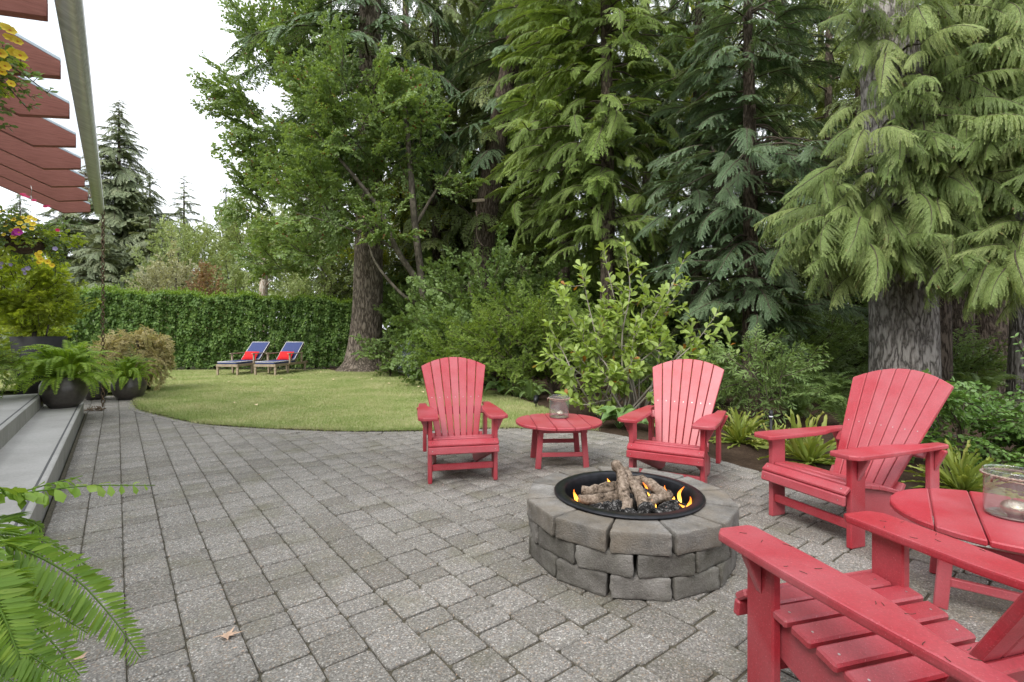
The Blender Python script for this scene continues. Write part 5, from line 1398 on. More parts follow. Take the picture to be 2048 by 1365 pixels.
# ------------------------------------------------------------------ bed plants on the near side
b = (gx(1105, 10.2), 10.2, 0)
leafy_tree('japanese_maple', 'light green japanese maple with fine layered leaves beside the far table', 'shrub', b,
    [([(0, 0, -0.05), (-0.1, 0, 0.4), (-0.5, 0, 0.9), (-1.0, 0, 1.4)], [0.06, 0.05, 0.03, 0.01]), ([(0, 0, 0.1), (0.25, 0, 0.5), (0.4, 0, 0.9)], [0.04, 0.03, 0.01]), ([(0, 0, 0.1), (-0.05, -0.2, 0.7), (-0.2, -0.3, 1.3)], [0.04, 0.03, 0.01])],
    M['darktwig'], 'lime', [((-0.95, -0.1, 1.05), (1.25, 0.9, 0.85), 80, 0.55), ((0.0, 0, 1.1), (0.9, 0.8, 0.9), 56, 0.55), ((-0.5, 0.1, 1.7), (0.9, 0.7, 0.55), 34, 0.55), ((0.9, 0.2, 1.0), (0.7, 0.6, 0.8), 30, 0.55)], 501, Lt=1.2, zmin=0.25)
b = (gx(905, 10.9), 10.9, 0)
leafy_tree('garden_shrub', 'fine leaved green shrub right behind the lawn edge chair', 'shrub', b, [([(0, 0, -0.05), (0.1, 0, 0.6)], [0.03, 0.01])], M['darktwig'], 'lime', [((0.2, 0, 0.75), (0.9, 0.7, 0.75), 44, 0.5)], 502, Lt=1.2, zmin=0.1)
b = (gx(838, 13.2), 13.2, 0)
leafy_tree('blue_grey_shrub', 'small blue grey shrub at the lawn edge left of the far chair', 'shrub', b, [([(0, 0, -0.05), (0, 0, 0.4)], [0.02, 0.01])], M['darktwig'], 'bluegrey', [((0, 0, 0.45), (0.55, 0.4, 0.45), 36, 0.7)], 503, Lt=0.6, zmin=0.05)
b = (gx(790, 15.2), 14.6, 0)
leafy_tree('garden_shrub', 'low green shrub at the foot of the fir trunk', 'shrub', b, [([(0, 0, -0.05), (0, 0, 0.6)], [0.03, 0.01])], M['darktwig'], 'thicket', [((0, 0, 0.7), (0.9, 0.6, 0.7), 30, 0.5)], 504, Lt=1.5, zmin=0.1)
# magnolia-like shrub: visible grey branches, each leaf its own piece
mg = thing('leafy_shrub', 'airy shrub with pale grey branches and large light green leaves', 'shrub', (gx(1235, 7.5), 7.5, 0))
mr = np.random.default_rng(61)
mbw = MB()
tips = [(-1.05, 0.1, 1.45), (-0.95, -0.1, 1.95), (-0.75, 0.1, 1.75), (-0.55, 0, 2.3), (-0.2, 0.1, 2.62), (0.08, -0.1, 2.68), (0.1, 0.15, 2.2), (0.45, 0.1, 1.95), (1.0, 0, 2.4), (1.08, 0.1, 2.05), (0.75, -0.1, 1.75), (1.5, 0, 1.6), (1.45, 0.1, 1.25), (1.85, 0.0, 0.98), (1.2, -0.2, 0.95), (0.65, -0.3, 1.25), (0.2, -0.35, 1.5), (-0.3, -0.3, 1.55), (-0.7, -0.3, 1.05), (-0.85, -0.4, 0.42), (-0.4, -0.45, 0.85), (0.15, -0.4, 0.95), (0.4, 0.2, 2.2), (-0.2, 0.2, 2.0), (0.75, 0.1, 2.0), (1.2, 0.2, 1.5), (-1.1, -0.2, 1.0), (-0.6, -0.2, 1.35), (-0.1, 0.0, 1.3), (0.5, -0.1, 1.5), (-0.9, 0.2, 0.7), (0.9, -0.3, 0.75)]
lp, ld, ln_ = [], [], []
for k, tp in enumerate(tips):
    tp = np.array(tp); s0 = np.array([[-0.25, 0.05, 0.0], [0.3, 0.0, 0.0], [0.05, -0.1, 0.0]][k % 3]) + mr.normal(0, 0.04, 3) * np.array([1, 1, 0])
    m1 = s0 + (tp - s0) * 0.4 + np.array([mr.normal(0, 0.08), mr.normal(0, 0.08), 0.12]); m2 = s0 + (tp - s0) * 0.75 + mr.normal(0, 0.07, 3)
    P = spline([s0, m1, m2, tp], 22); mbw.tube(P, np.linspace(0.017, 0.003, 22), 5)
    subs = [P]
    for q in range(7):
        i0 = int(mr.integers(6, 19)); d = unit(P[i0] - P[i0 - 1] + mr.normal(0, 0.7, 3)); l = mr.uniform(0.15, 0.36)
        S = spline([P[i0], P[i0] + d * l * 0.5, P[i0] + d * l + np.array([0, 0, 0.05])], 8); mbw.tube(S, np.linspace(0.006, 0.002, 8), 4); subs.append(S)
    for j, S in enumerate(subs):
        nl = 15 if j == 0 else 9
        for q in range(nl):
            f = 1 - (q / nl) ** 1.4 * (0.45 if j == 0 else 0.7); i0 = min(len(S) - 1, int(f * (len(S) - 1)))
            dd = unit(S[i0] - S[max(i0 - 2, 0)]); a = q * 2.4
            e1 = unit(np.cross(dd, [0.3, 0.2, 1])); e2 = np.cross(dd, e1)
            out = e1 * math.cos(a) + e2 * math.sin(a)
            lp.append(S[i0]); ld.append(unit(dd * mr.uniform(0.5, 1.2) + out * 0.8 + np.array([0, 0, 0.1]))); ln_.append(np.array([0, -0.25, 1.0]) + mr.normal(0, 0.45, 3))
link('branches', mbw.mesh('branches', [M['twig']], True), mg)
lme = []
for q in range(4):
    m_ = MB(); m_.leaves([[0, 0, 0]], [[1, 0, 0]], [[0, 0, 1]], [0.14], [0.074], 'obov', 0, [0.15 + 0.25 * q], 0.12, 0.1 + 0.08 * q); lme.append(m_.mesh('leaf', [M['magnolia']]))
order = mr.permutation(len(lp)); rest = MB()
for c_, i in enumerate(order):
    s_ = mr.uniform(0.65, 1.2)
    if c_ < 290:
        z_ = unit(ln_[i]); x_ = unit(ld[i]); y_ = unit(np.cross(z_, x_)); z_ = np.cross(x_, y_)
        m4 = Matrix(((x_[0], y_[0], z_[0], lp[i][0]), (x_[1], y_[1], z_[1], lp[i][1]), (x_[2], y_[2], z_[2], lp[i][2]), (0, 0, 0, 1))) @ Matrix.Scale(s_, 4)
        link('leaf', lme[c_ % 4], mg, mtx=m4)
    else:
        rest.leaves([lp[i]], [ld[i]], [ln_[i]], [0.14 * s_], [0.074 * s_], 'obov', 0, [mr.uniform(0, 1)], 0.12, 0.2)
o = link('foliage', rest.mesh('foliage', [M['magnolia']]), mg); o['kind'] = 'stuff'

def frond_path(az, L, h, fall, n=12):
    t = np.linspace(0, 1, n)
    rr = L * (t * 0.95 - 0.1 * t ** 2); zz = h * np.sin(np.pi * np.clip(t * 0.62, 0, 1)) - fall * t ** 2.2
    return np.stack([rr * math.cos(az), rr * math.sin(az), zz], 1)
def frond_mesh(seed, L=0.55, h=0.28, fall=0.2, npair=26, pl=0.085, pw=0.02, mat=None, shape='leaf'):
    r = np.random.default_rng(seed)
    P = frond_path(0, L, h, fall, 16); mb = MB(); mb.tube(P, np.linspace(0.004, 0.0012, 16), 4, 0)
    t = np.linspace(0, 1, 16); pp, dd, nn, ll = [], [], [], []
    for i in range(npair):
        u = 0.1 + 0.9 * i / npair
        p = np.array([np.interp(u, t, P[:, k]) for k in range(3)]); q = np.array([np.interp(min(u + 0.05, 1), t, P[:, k]) for k in range(3)])
        d = unit(q - p + np.array([1e-5, 0, 0])); up = unit(np.cross(d, [0, 1, 0])) * -1
        up = up if up[2] > 0 else -up
        l = pl * (math.sin(math.pi * (0.12 + 0.84 * u)) ** 0.7) * r.uniform(0.9, 1.08)
        for s in (-1, 1):
            pp.append(p); dd.append(np.array([0, s, 0]) + d * 0.28 - up * 0.18 + r.normal(0, 0.07, 3)); nn.append(up + r.normal(0, 0.12, 3)); ll.append(l)
    ll = np.array(ll)
    mb.leaves(pp, dd, nn, ll, ll * 0 + pw, shape, 0, r.uniform(0, 1, len(ll)), 0.06, 0.12)
    return mb.mesh('frond', [mat])
FR = [frond_mesh(600 + k, 0.55, 0.26 + 0.03 * k, 0.14 + 0.07 * k, 30, 0.075, 0.017, M['fern'], 'diamond') for k in range(4)]
SW = [frond_mesh(620 + k, 0.5, 0.3, 0.14 + 0.06 * k, 24, 0.07, 0.016, M['thicket'], 'diamond') for k in range(3)]
def add_fronds(parent, meshes, n, seed, z=0.0, tilt=(-15, 50), sc=(0.7, 1.15), r0=0.04):
    r = np.random.default_rng(seed)
    for i in range(n):
        az = i * 2.4 + r.normal(0, 0.25); el = R(r.uniform(*tilt))
        d = (math.cos(az) * math.cos(el), math.sin(az) * math.cos(el), math.sin(el))
        link('frond', meshes[int(r.integers(0, len(meshes)))], parent, mtx=orient(Vector((math.cos(az) * r0, math.sin(az) * r0, z)), d, r.normal(0, 0.25), r.uniform(*sc)))
def fern_plant(label, loc, meshes, n, seed, sc, name='fern', tilt=(-10, 55)):
    t = thing(name, label, 'fern', loc)
    add_fronds(t, meshes, n, seed, 0.02, tilt, sc)
    return t
fern_plant('dark green sword fern in the mulch below the japanese maple', (gx(1062, 9.4), 9.4, 0), SW, 26, 1, (0.8, 1.15))
fern_plant('small green fern in the mulch left of the japanese maple stem', (gx(1035, 9.9), 9.9, 0), SW, 16, 2, (0.5, 0.8))
# strap ferns (broad wavy yellow green tongues)
def tongue_mesh(seed):
    r = np.random.default_rng(seed); n = 11
    t = np.linspace(0, 1, n); L = 0.66
    P = np.stack([L * t * (0.75 - 0.2 * t), 0.02 * np.sin(t * 5 + seed), L * (0.9 * t - 0.45 * t ** 2)], 1)
    w = 0.019 * np.sin(np.pi * np.clip(0.1 + 0.87 * t, 0, 1)) ** 0.6
    wav = 0.012 * np.sin(t * 26 + seed)
    mb = MB(); V = []
    for i in range(n):
        V += [P[i] + [0, -w[i], 0.012 + wav[i]], P[i], P[i] + [0, w[i], 0.012 - wav[i]]]
    F = [[3 * i + a, 3 * i + a + 1, 3 * i + 4 + a, 3 * i + 3 + a] for i in range(n - 1) for a in (0, 1)]
    mb.add(V, F, 0, np.repeat(np.clip(r.uniform(0, 0.5) + t * 0.45, 0, 0.96), 3))
    return mb.mesh('frond', [M['tongue']], True)
TG = [tongue_mesh(k) for k in range(5)]
def strap_fern(label, loc, n, seed, sc):
    t = thing('strap_fern', label, 'fern', loc)
    r = np.random.default_rng(seed)
    for i in range(n):
        az = i * 2.4 + r.normal(0, 0.3)
        m4 = T(math.cos(az) * 0.03, math.sin(az) * 0.03, 0.01) @ RZ(math.degrees(az)) @ RY(r.uniform(-48, 50)) @ RX(r.normal(0, 22)) @ Matrix.Scale(r.uniform(*sc), 4)
        link('frond', TG[i % 5], t, mtx=m4)
strap_fern('yellow green strap fern behind the middle red chair', (gx(1478, 5.9), 5.9, 0), 100, 1, (0.5, 1.05))
strap_fern('yellow green strap fern behind the arm of the sideways chair', (gx(1618, 5.0), 5.0, 0), 95, 2, (0.5, 1.15))
strap_fern('low strap fern between the light post and the sideways chair', (gx(1555, 5.5), 5.6, 0), 60, 3, (0.4, 0.8))
strap_fern('strap fern in the corner behind the table at the picture edge', (gx(1925, 4.1), 4.1, 0), 90, 4, (0.45, 0.9))
# hostas
def hosta_leaf(seed):
    n = 8; t = np.linspace(0, 1, n); L = 0.22
    P = np.stack([L * t, 0 * t, 0.12 * t - 0.17 * t ** 2], 1); w = 0.075 * np.sin(np.pi * np.clip(0.05 + 0.95 * t ** 0.75, 0, 1)) ** 0.8
    mb = MB(); V, tt = [], []
    for i in range(n):
        for f in (-1, -0.75, 0, 0.75, 1):
            V.append(P[i] + [0, f * w[i], 0.03 * abs(f) * math.sin(np.pi * t[i])]); tt.append(1.0 if abs(f) > 0.8 else 0.15 + 0.1 * seed)
    F = [[5 * i + a, 5 * i + a + 1, 5 * i + 6 + a, 5 * i + 5 + a] for i in range(n - 1) for a in range(4)]
    mb.add(V, F, 0, tt)
    return mb.mesh('leaf', [M['hosta']], True)
HL = [hosta_leaf(k) for k in range(3)]
def hosta(label, loc, n, seed, sc):
    t = thing('hosta', label, 'plant', loc); r = np.random.default_rng(seed)
    for i in range(n):
        az = i * 2.4; e = r.uniform(5, 70); rr = 0.1 * r.uniform(0.3, 1)
        m4 = RZ(math.degrees(az)) @ T(rr, 0, 0.04 + 0.2 * r.uniform(0.2, 1)) @ RY(-e * 0.6 + 10) @ RX(r.normal(0, 15)) @ Matrix.Scale(r.uniform(*sc), 4)
        link('leaf', HL[i % 3], t, mtx=m4)
        mb = MB(); e_ = m4.translation; mb.tube([(0, 0, 0), tuple(e_)], 0.004, 4)
        link('stalk', mb.mesh('stalk', [M['hosta']]), t)
hosta('cream edged hosta beside the arm of the middle red chair', (gx(1238, 6.75), 6.75, 0), 26, 1, (0.8, 1.3))
hosta('small hosta in the mulch behind the middle red chair', (gx(1305, 6.5), 6.5, 0), 16, 2, (0.6, 0.95))
hosta('pale hosta at the lawn edge behind the far chair', (gx(1003, 10.4), 10.4, 0), 22, 3, (0.9, 1.4))
b = (gx(1518, 7.0), 7.0, 0)
leafy_tree('garden_shrub', 'dark narrow leaved shrub above the strap ferns', 'shrub', b, [([(0, 0, -0.05), (0, 0, 0.6)], [0.03, 0.01])], M['darktwig'], 'pieris', [((0, 0, 0.7), (0.75, 0.6, 0.5), 40, 0.7)], 505, Lt=0.8, zmin=0.15)
b = (gx(1350, 8.4), 8.4, 0)
leafy_tree('garden_shrub', 'dark shrub low behind the middle red chair', 'shrub', b, [([(0, 0, -0.05), (0, 0, 0.6)], [0.03, 0.01])], M['darktwig'], 'pieris', [((0, 0, 0.5), (1.0, 0.6, 0.5), 44, 0.7)], 515, Lt=0.8, zmin=0.1)
b = (4.25, 4.75, 0)
leafy_tree('rounded_shrub', 'rounded green leafy shrub behind the back of the sideways chair', 'shrub', b, [([(0, 0, -0.05), (0, 0, 0.5)], [0.03, 0.01])], M['darktwig'], 'rightshrub', [((0, 0, 0.36), (0.85, 0.7, 0.38), 70, 0.62), ((0.9, -0.3, 0.36), (0.8, 0.7, 0.4), 50, 0.62)], 506, Lt=0.8, zmin=0.08)
b = (4.9, 5.3, 0)
ts = thing('tall_shoot_shrub', 'upright leafy shoots rising at the picture edge', 'shrub', b)
mbw = MB(); shoots = [[(0.3, -0.6, 0.0), (0.15, -0.75, 0.45), (-0.12, -0.8, 0.8), (-0.42, -0.85, 1.27)], [(0.3, -0.6, 0.0), (0.3, -0.7, 0.5), (0.15, -0.75, 0.85), (-0.05, -0.8, 1.18)], [(0.3, -0.6, 0), (0.5, -0.7, 0.6), (0.42, -0.75, 0.95), (0.25, -0.8, 1.2)], [(0.3, -0.6, 0), (0.2, -0.9, 0.45), (0.1, -1.0, 0.72), (-0.1, -1.05, 0.85)]]
slm = []
for q in range(3):
    m_ = MB(); m_.leaves([[0, 0, 0]], [[1, 0, 0]], [[0, 0, 1]], [0.11], [0.05], 'leaf', 0, [0.2 + 0.3 * q], 0.12, 0.12); slm.append(m_.mesh('leaf', [M['rightshrub']]))
for k, sh in enumerate(shoots):
    P = spline(sh, 24); mbw.tube(P, np.linspace(0.008, 0.002, 24), 5)
    for i in range(8, 24):
        dd = unit(P[i] - P[i - 1])
        for sgn in (-1, 1):
            x_ = unit(dd * 0.6 + unit(np.cross(dd, [0, 1, 0.2])) * sgn); z_ = np.array([0, -0.5, 0.8]) + rng.normal(0, 0.25, 3); y_ = unit(np.cross(z_, x_)); z_ = np.cross(x_, y_)
            link('leaf', slm[i % 3], ts, mtx=Matrix(((x_[0], y_[0], z_[0], P[i][0]), (x_[1], y_[1], z_[1], P[i][1]), (x_[2], y_[2], z_[2], P[i][2]), (0, 0, 0, 1))) @ Matrix.Scale(rng.uniform(0.6, 1.1) * (1.25 - 0.03 * i), 4))
link('stems', mbw.mesh('stems', [M['darktwig']], True), ts)

for k, (px, Y, s_, where) in enumerate([(1590, 7.4, 1.2, 'in the shade above the strap ferns'), (1665, 8.2, 1.4, 'in the dark gap left of the grey trunk'), (1700, 6.6, 1.1, 'behind the back of the sideways chair'), (1610, 9.2, 1.5, 'deep in the gap left of the grey trunk'), (1560, 10.5, 1.5, 'below the dense blue green fir'), (1730, 10.0, 1.6, 'at the foot of the grey trunk'), (1880, 7.4, 1.4, 'at the foot of the dark trunks'), (1960, 8.0, 1.5, 'between the dark trunk and the narrow grey trunk'), (1430, 9.0, 1.4, 'behind the middle red chair'), (1640, 12.0, 1.8, 'far back in the gap')]):
    fern_plant('dark green sword fern ' + where, (gx(px, Y), Y, 0), SW, 30, 40 + k, (0.8 * s_, 1.2 * s_))
for k, (px, Y, h, where) in enumerate([(1600, 11.0, 1.7, 'in the shade between the dense fir and the grey trunk'), (1690, 13.0, 2.0, 'in the gap left of the grey trunk'), (1890, 9.6, 1.3, 'before the dark trunks')]):
    leafy_tree('garden_shrub', 'dim green shrub ' + where, 'shrub', (gx(px, Y), Y, 0), [([(0, 0, -0.05), (0, 0, h * 0.6)], [0.03, 0.01])], M['darktwig'], 'pieris', [((0, 0, h * 0.5), (1.1, 0.8, h * 0.5), 50, 1.0)], 520 + k, Lt=0.8, zmin=0.1)

# ------------------------------------------------------------------ pots on and beside the steps
def round_pot(label, loc, r, h, mat, name='round_pot'):
    t = thing(name, label, 'pot', loc)
    prof = [(0.0, 0.004), (r * 0.55, 0.0), (r * 0.82, h * 0.2), (r * 0.99, h * 0.48), (r * 0.96, h * 0.74), (r * 0.8, h * 0.95), (r * 0.78, h), (r * 0.72, h), (r * 0.74, h * 0.9)]
    link('pot_body', lathe(prof, 40, mat, 'pot_body'), t)
    link('soil', lathe([(0, h * 0.91), (r * 0.745, h * 0.9)], 28, M['soil'], 'soil'), t)
    return t
def square_pot(label, loc, top, h, rot):
    t = thing('square_planter', label, 'planter', loc, R(rot))
    a, b_ = top / 2, top * 0.34; c = a - 0.03
    V = [(-b_, -b_, 0), (b_, -b_, 0), (b_, b_, 0), (-b_, b_, 0), (-a, -a, h), (a, -a, h), (a, a, h), (-a, a, h), (-c, -c, h), (c, -c, h), (c, c, h), (-c, c, h), (-c, -c, h - 0.06), (c, -c, h - 0.06), (c, c, h - 0.06), (-c, c, h - 0.06)]
    F = [[3, 2, 1, 0]] + [[k, (k + 1) % 4, 4 + (k + 1) % 4, 4 + k] for k in range(4)] + [[4 + k, 4 + (k + 1) % 4, 8 + (k + 1) % 4, 8 + k] for k in range(4)] + [[8 + k, 8 + (k + 1) % 4, 12 + (k + 1) % 4, 12 + k] for k in range(4)]
    mb = MB(); mb.add(V, F); link('planter_body', mb.mesh('planter_body', [M['potblack']]), t)
    mb = MB(); mb.add([(-c, -c, h - 0.05), (c, -c, h - 0.05), (c, c, h - 0.05), (-c, c, h - 0.05)], [[0, 1, 2, 3]]); link('soil', mb.mesh('soil', [M['soil']]), t)
    return t
l1 = at(128, 812, 7.45); l1 = Vector((l1.x, l1.y, 0.19))
round_pot('dark glazed round pot at the far end of the lower step', l1, 0.285, 0.46, M['potglaze'])
f = thing('potted_fern', 'big bright green fern spilling from the pot on the step', 'fern', l1 + Vector((0, 0, 0.43))); add_fronds(f, FR, 100, 11, 0.0, (-35, 68), (0.9, 1.45), 0.1)
l2 = Vector((gx(258, 9.75), 9.75, 0))
round_pot('dark glazed round pot on the paving beside the lawn corner', l2, 0.29, 0.42, M['potglaze'])
f = thing('potted_fern', 'bright green upright fern in the pot beside the lawn corner', 'fern', l2 + Vector((0, 0, 0.39)))
PT = [frond_mesh(640 + k, 0.5, 0.3, 0.2 + 0.05 * k, 26, 0.05, 0.02, M['fern'], 'diamond') for k in range(3)]
add_fronds(f, PT, 84, 12, 0.0, (-30, 78), (0.75, 1.2), 0.09)
l3 = Vector((gx(181, 9.6), 9.7, 0))
round_pot('small dark pot half hidden behind the potted fern', l3, 0.22, 0.33, M['potglaze'])
l4 = Vector((gx(272, 11.0), 11.0, 0))
square_pot('tall black tapered planter holding the weeping maple', l4, 0.62, 0.78, 20)
leafy_tree('weeping_maple', 'dome shaped weeping maple with russet lace leaves', 'shrub', l4 + Vector((0, 0, 0.74)), [([(0, 0, -0.05), (0.05, 0, 0.25), (-0.04, 0, 0.5)], [0.03, 0.025, 0.015])], M['darktwig'], 'weeping', [((-0.02, 0, 0.1), (0.8, 0.7, 0.6), 260, 0.42), ((0.55, -0.1, -0.25), (0.3, 0.3, 0.35), 30, 0.42)], 507, Lt=0.7, up=-1.3, limbs_from=(0, 0, 0.25))
l5 = Vector((gx(72, 8.6), 8.6, 0.0))
l5 = Vector((gx(80, 8.8), 8.8, 0.0))
square_pot('large black planter holding the lime green maple', l5, 0.66, 1.23, 35)
leafy_tree('potted_maple', 'lime green maple in the large black planter', 'shrub', l5 + Vector((0, 0, 1.18)), [([(-0.1, 0, -0.05), (-0.12, 0, 0.5), (-0.2, 0, 1.2)], [0.035, 0.028, 0.01]), ([(0.08, 0, -0.05), (0.16, 0, 0.35), (0.1, 0, 0.8)], [0.015, 0.012, 0.006])], M['thinbark'], 'potmaple', [((-0.25, 0, 0.95), (0.85, 0.7, 0.5), 70, 0.7), ((-0.1, 0.1, 0.4), (0.75, 0.6, 0.4), 36, 0.65)], 508, Lt=0.8, zmin=0.12)
l6 = uw(9.7, -1.75, 0.38)
square_pot('black planter on the terrace overgrown by a shrub', l6, 0.55, 0.5, 40)
leafy_tree('potted_shrub', 'shaded green spreading shrub in the terrace planter', 'shrub', l6 + Vector((0, 0, 0.45)), [([(0, 0, -0.05), (0, 0, 0.3)], [0.02, 0.01])], M['darktwig'], 'lime', [((0.0, 0, 0.08), (0.7, 0.6, 0.38), 44, 0.5)], 509, Lt=1.2)
b = (gx(-40, 10.6), 10.6, 0)
leafy_tree('lime_shrub', 'bright lime shrub behind the black planters at the picture edge', 'shrub', b, [([(0, 0, -0.05), (0, 0, 1.2)], [0.04, 0.01])], M['thinbark'], 'potmaple', [((0.2, 0, 1.3), (1.2, 0.8, 1.1), 80, 0.9)], 510, Lt=0.8)

# ------------------------------------------------------------------ hanging baskets
def flower_mesh(r, mat, n=6, eye=True):
    mb = MB(); a = np.linspace(0, 2 * np.pi, n, endpoint=False)
    D = np.stack([np.cos(a), np.sin(a), 0.25 + 0 * a], 1)
    mb.leaves(np.zeros((n, 3)), D, np.tile([0, 0, 1.0], (n, 1)), [r] * n, [r * 0.85] * n, 'obov', 0)
    if eye:
        q = np.linspace(0, 2 * np.pi, 8)[:-1]
        mb.add(np.c_[0.22 * r * np.cos(q), 0.22 * r * np.sin(q), np.full(7, 0.12 * r)], [list(range(7))], 1)
    return mb.mesh('flower', [mat, M['orangeeye']])
FY, FM, FC, FL = flower_mesh(0.032, M['yellow']), flower_mesh(0.04, M['magenta'], 5), flower_mesh(0.028, M['crimson'], 7, False), flower_mesh(0.026, M['lilac'], 5, False)
BK = variants(leafy_limb, range(111, 114), [M['thicket'], M['darktwig']], 'trailing_stem', L=0.5, nt=9, tl=0.2, sp=0.03, leafL=0.05, leafW=0.032, droop=0.7, rise=0.3, flat=0.7)
BL = variants(leafy_limb, range(114, 116), [M['potmaple'], M['darktwig']], 'trailing_stem', L=0.5, nt=9, tl=0.2, sp=0.03, leafL=0.06, leafW=0.045, droop=0.7, rise=0.3, flat=0.7)
def basket(label, c, hook, seed, flowers):
    t = thing('hanging_basket', label, 'hanging basket', c)
    r = np.random.default_rng(seed)
    a = np.linspace(0, np.pi / 2, 8)
    link('basket', lathe([(0.23 * math.sin(x), -0.2 * math.cos(x)) for x in a] + [(0.21, 0.0), (0, -0.02)], 24, M['coir'], 'basket'), t)
    mb = MB(); hk = Vector(hook) - Vector(c)
    for k in range(3):
        mb.tube([(0.22 * math.cos(k * 2.1), 0.22 * math.sin(k * 2.1), 0), (hk.x, hk.y, hk.z - 0.12)], 0.003, 4)
    mb.tube([(hk.x, hk.y, hk.z - 0.13), (hk.x + 0.01, hk.y, hk.z - 0.05), (hk.x, hk.y, hk.z)], 0.004, 4)
    link('hanger', mb.mesh('hanger', [M['steel']]), t)
    for i in range(46):
        az = i * 2.4; el = R(r.uniform(-45, 60)); d = (math.cos(az) * math.cos(el), math.sin(az) * math.cos(el), math.sin(el))
        me = (BK if r.uniform() < 0.7 else BL)[int(r.integers(0, 2))]
        link('trailing_stem', me, t, mtx=orient((0.12 * d[0], 0.12 * d[1], 0.02), d, r.normal(0, 0.4), r.uniform(0.55, 0.95)))
    for fm, pts in flowers:
        for p in pts:
            q = Vector(p); d = (q + Vector((0.15, -0.5, 0.35))).normalized()
            link('flower', fm, t, mtx=Matrix.Translation(q) @ d.to_track_quat('Z', 'Y').to_matrix().to_4x4() @ Matrix.Scale(r.uniform(0.8, 1.25), 4))
    return t
c1 = at(50, 478, 6.4); h1 = at(62, 372, 6.4)
fl = lambda lst, c, Y: [tuple(at(px, py, Y + dy) - c) for px, py, dy in lst]
fy = [(12 + rng.normal(0, 1), 452, -0.3), (28, 440, -0.32), (40, 447, -0.33), (55, 443, -0.33), (66, 449, -0.32), (24, 462, -0.33), (8, 470, -0.3), (35, 458, -0.34), (48, 455, -0.34), (70, 440, -0.3), (60, 436, -0.3), (18, 432, -0.28), (2, 440, -0.28), (28, 474, -0.32), (80, 505, -0.33), (78, 514, -0.33), (82, 520, -0.33), (95, 524, -0.32), (104, 531, -0.3), (78, 525, -0.3), (74, 509, -0.3), (5, 424, -0.2), (14, 444, -0.33), (45, 436, -0.3), (34, 430, -0.25), (64, 458, -0.33)]
basket('hanging flower basket with yellow blooms under the glass roof', c1, h1, 71,
    [(FY, fl(fy, c1, 6.4)), (FM, fl([(34, 463, -0.36), (38, 466, -0.37), (31, 468, -0.36)], c1, 6.4)), (FC, fl([(50, 393, -0.2), (56, 395, -0.2), (68, 402, -0.2), (90, 414, -0.22), (96, 413, -0.2), (115, 461, -0.25), (46, 390, -0.18)], c1, 6.4)), (FL, fl([(4, 527, -0.3), (48, 540, -0.3), (56, 537, -0.3), (50, 547, -0.3), (22, 530, -0.3), (2, 535, -0.3), (110, 498, -0.25)], c1, 6.4))])
c2 = at(-150, 110, 3.3); h2 = at(-152, -120, 3.3)
fy2 = [(12, 57, -0.1), (20, 62, -0.12), (26, 80, -0.1), (35, 84, -0.1), (27, 107, -0.1), (34, 110, -0.1), (3, 136, -0.1), (10, 133, -0.1), (0, 108, -0.1), (22, 168, -0.05), (4, 145, -0.1), (16, 76, -0.08), (40, 112, -0.1)]
basket('hanging basket at the top corner with yellow flower sprays', c2, h2, 72, [(FY, fl(fy2, c2, 3.3))])

# ------------------------------------------------------------------ foreground fern, each near leaflet its own piece
fc = Vector((-1.64, 1.04, 0.6))
round_pot('dark glazed pot of the foreground fern at the picture corner', (fc.x, fc.y, 0.191), 0.215, 0.42, M['potglaze'])
nf = thing('foreground_fern', 'large bright green fern arching in from the picture corner', 'fern', fc)
lfm = []
for q in range(3):
    m_ = MB(); m_.leaves([[0, 0, 0]], [[1, 0, 0]], [[0, 0, 1]], [1.0], [0.165], 'leaf', 0, [0.1 + 0.35 * q], 0.1, 0.12 + 0.06 * q); lfm.append(m_.mesh('leaflet', [M['nearfern']]))
lfr = MB(); lfr.leaves([[0, 0, 0]], [[1, 0, 0]], [[0, 0, 1]], [1.0], [0.55], 'obov', 0, [0.7], 0.1, 0.3); lfr = lfr.mesh('leaflet', [M['nearfern']])
def near_frond(pts, npair, pl, individual=True, sparse=False, seed=0):
    r = np.random.default_rng(seed)
    P = spline([tuple(Vector(p) - fc) for p in pts], 30)
    mb = MB(); mb.tube(P, np.linspace(0.0035, 0.0012, 30), 5)
    rest = [] 
    t = np.linspace(0, 1, 30)
    items = []
    for i in range(npair):
        u = 0.12 + 0.88 * i / npair
        p = np.array([np.interp(u, t, P[:, k]) for k in range(3)]); q = np.array([np.interp(min(u + 0.03, 1), t, P[:, k]) for k in range(3)])
        d = unit(q - p + 1e-6); side = unit(np.cross(d, [0, -0.35, 1.0])); up = np.cross(side, d)
        l = pl * max(0.16, math.sin(math.pi * (0.1 + 0.86 * u)) ** 0.6) * r.uniform(0.9, 1.1)
        for s in (-1, 1):
            x = unit(side * s + d * (0.3 + 0.5 * u * u) - up * 0.12 + r.normal(0, 0.08 if not sparse else 0.3, 3)); z = unit(up + r.normal(0, 0.15 if not sparse else 0.5, 3)); y = unit(np.cross(z, x)); z = np.cross(x, y)
            items.append((p, x, y, z, l))
    if individual:
        o = link('frond', mb.mesh('frond', [M['nearfern']], True), nf)
        for k, (p, x, y, z, l) in enumerate(items):
            link('leaflet', lfr if sparse else lfm[k % 3], o, mtx=Matrix(((x[0], y[0], z[0], p[0]), (x[1], y[1], z[1], p[1]), (x[2], y[2], z[2], p[2]), (0, 0, 0, 1))) @ Matrix.Scale(l, 4))
    else:
        A = [np.array([it[j] for it in items]) for j in range(5)]
        mb.leaves(A[0], A[1], A[3], A[4], A[4] * 0.165, 'leaf', 0, r.uniform(0, 1, len(items)), 0.1, 0.15)
        link('frond', mb.mesh('frond', [M['nearfern']]), nf)
W3 = lambda lst: [tuple(fc)] + [tuple(at(px, py, Y)) for px, py, Y in lst]
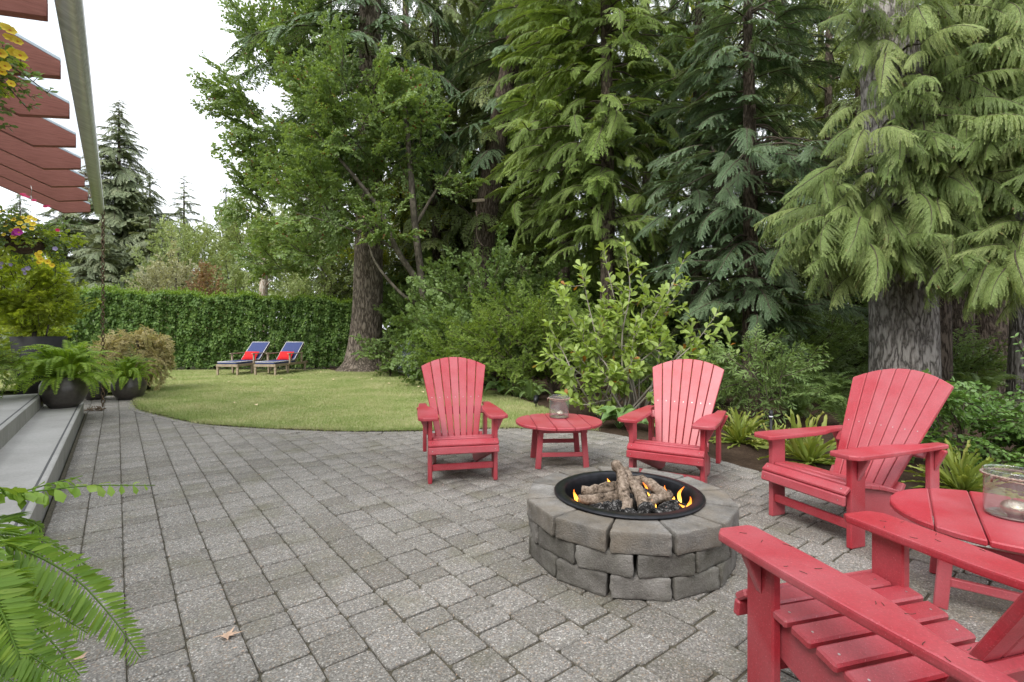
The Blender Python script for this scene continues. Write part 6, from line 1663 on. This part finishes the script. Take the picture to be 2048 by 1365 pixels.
near_frond(W3([(-60, 1010, 1.2), (60, 985, 1.28), (180, 972, 1.36), (310, 971, 1.45)]), 20, 0.048, True, True, 1)
near_frond(W3([(-60, 1000, 1.15), (20, 990, 1.25), (100, 968, 1.33), (165, 952, 1.4)]), 12, 0.046, True, True, 2)
near_frond(W3([(-70, 1090, 1.1), (0, 1068, 1.14), (95, 1085, 1.2), (176, 1133, 1.26)]), 48, 0.066, True, False, 3)
near_frond(W3([(-70, 1110, 1.05), (20, 1092, 1.1), (140, 1150, 1.15), (218, 1228, 1.17), (282, 1316, 1.18)]), 64, 0.074, True, False, 4)
near_frond(W3([(-70, 1170, 1.0), (0, 1172, 1.05), (90, 1215, 1.1), (174, 1266, 1.14)]), 54, 0.066, False, False, 5)
near_frond(W3([(-70, 1180, 0.98), (0, 1200, 1.02), (90, 1270, 1.06), (160, 1352, 1.08)]), 54, 0.066, False, False, 6)
for k, pts in enumerate([[(-60, 1080, 1.2), (0, 1035, 1.25), (50, 1038, 1.3), (86, 1056, 1.33)], [(-80, 1230, 0.95), (-20, 1260, 0.98), (60, 1310, 1.0), (150, 1372, 1.02)], [(-80, 1150, 1.1), (-20, 1128, 1.15), (50, 1150, 1.2), (100, 1190, 1.22)], [(-80, 1280, 0.95), (-30, 1320, 0.96), (40, 1380, 0.97), (100, 1440, 0.98)],
        [(-90, 1100, 1.25), (-30, 1070, 1.32), (30, 1085, 1.4), (75, 1118, 1.45)], [(-90, 1200, 1.05), (-40, 1230, 1.08), (20, 1290, 1.1), (60, 1350, 1.12)], [(-120, 1120, 0.9), (-60, 1140, 0.9), (0, 1220, 0.9), (40, 1320, 0.9)], [(-200, 1000, 1.1), (-240, 960, 1.1), (-320, 980, 1.1), (-400, 1080, 1.1)], [(-180, 1000, 1.4), (-200, 960, 1.6), (-220, 950, 1.8), (-240, 980, 2.0)]]):
    near_frond(W3(pts), 52, 0.062, False, False, 20 + k)
for k in range(16):                                                     # the rest of the plant, out of the picture
    az = R(70 + k * 14.5 + rng.normal(0, 4)); L_ = rng.uniform(0.4, 0.62); h_ = rng.uniform(0.12, 0.3)
    near_frond([tuple(fc)] + [tuple(fc + Vector((math.cos(az) * L_ * f, math.sin(az) * L_ * f, h_ * g))) for f, g in ((0.25, 0.75), (0.55, 1.0), (0.8, 0.7), (1.0, 0.1))], 46, 0.06, False, False, 50 + k)
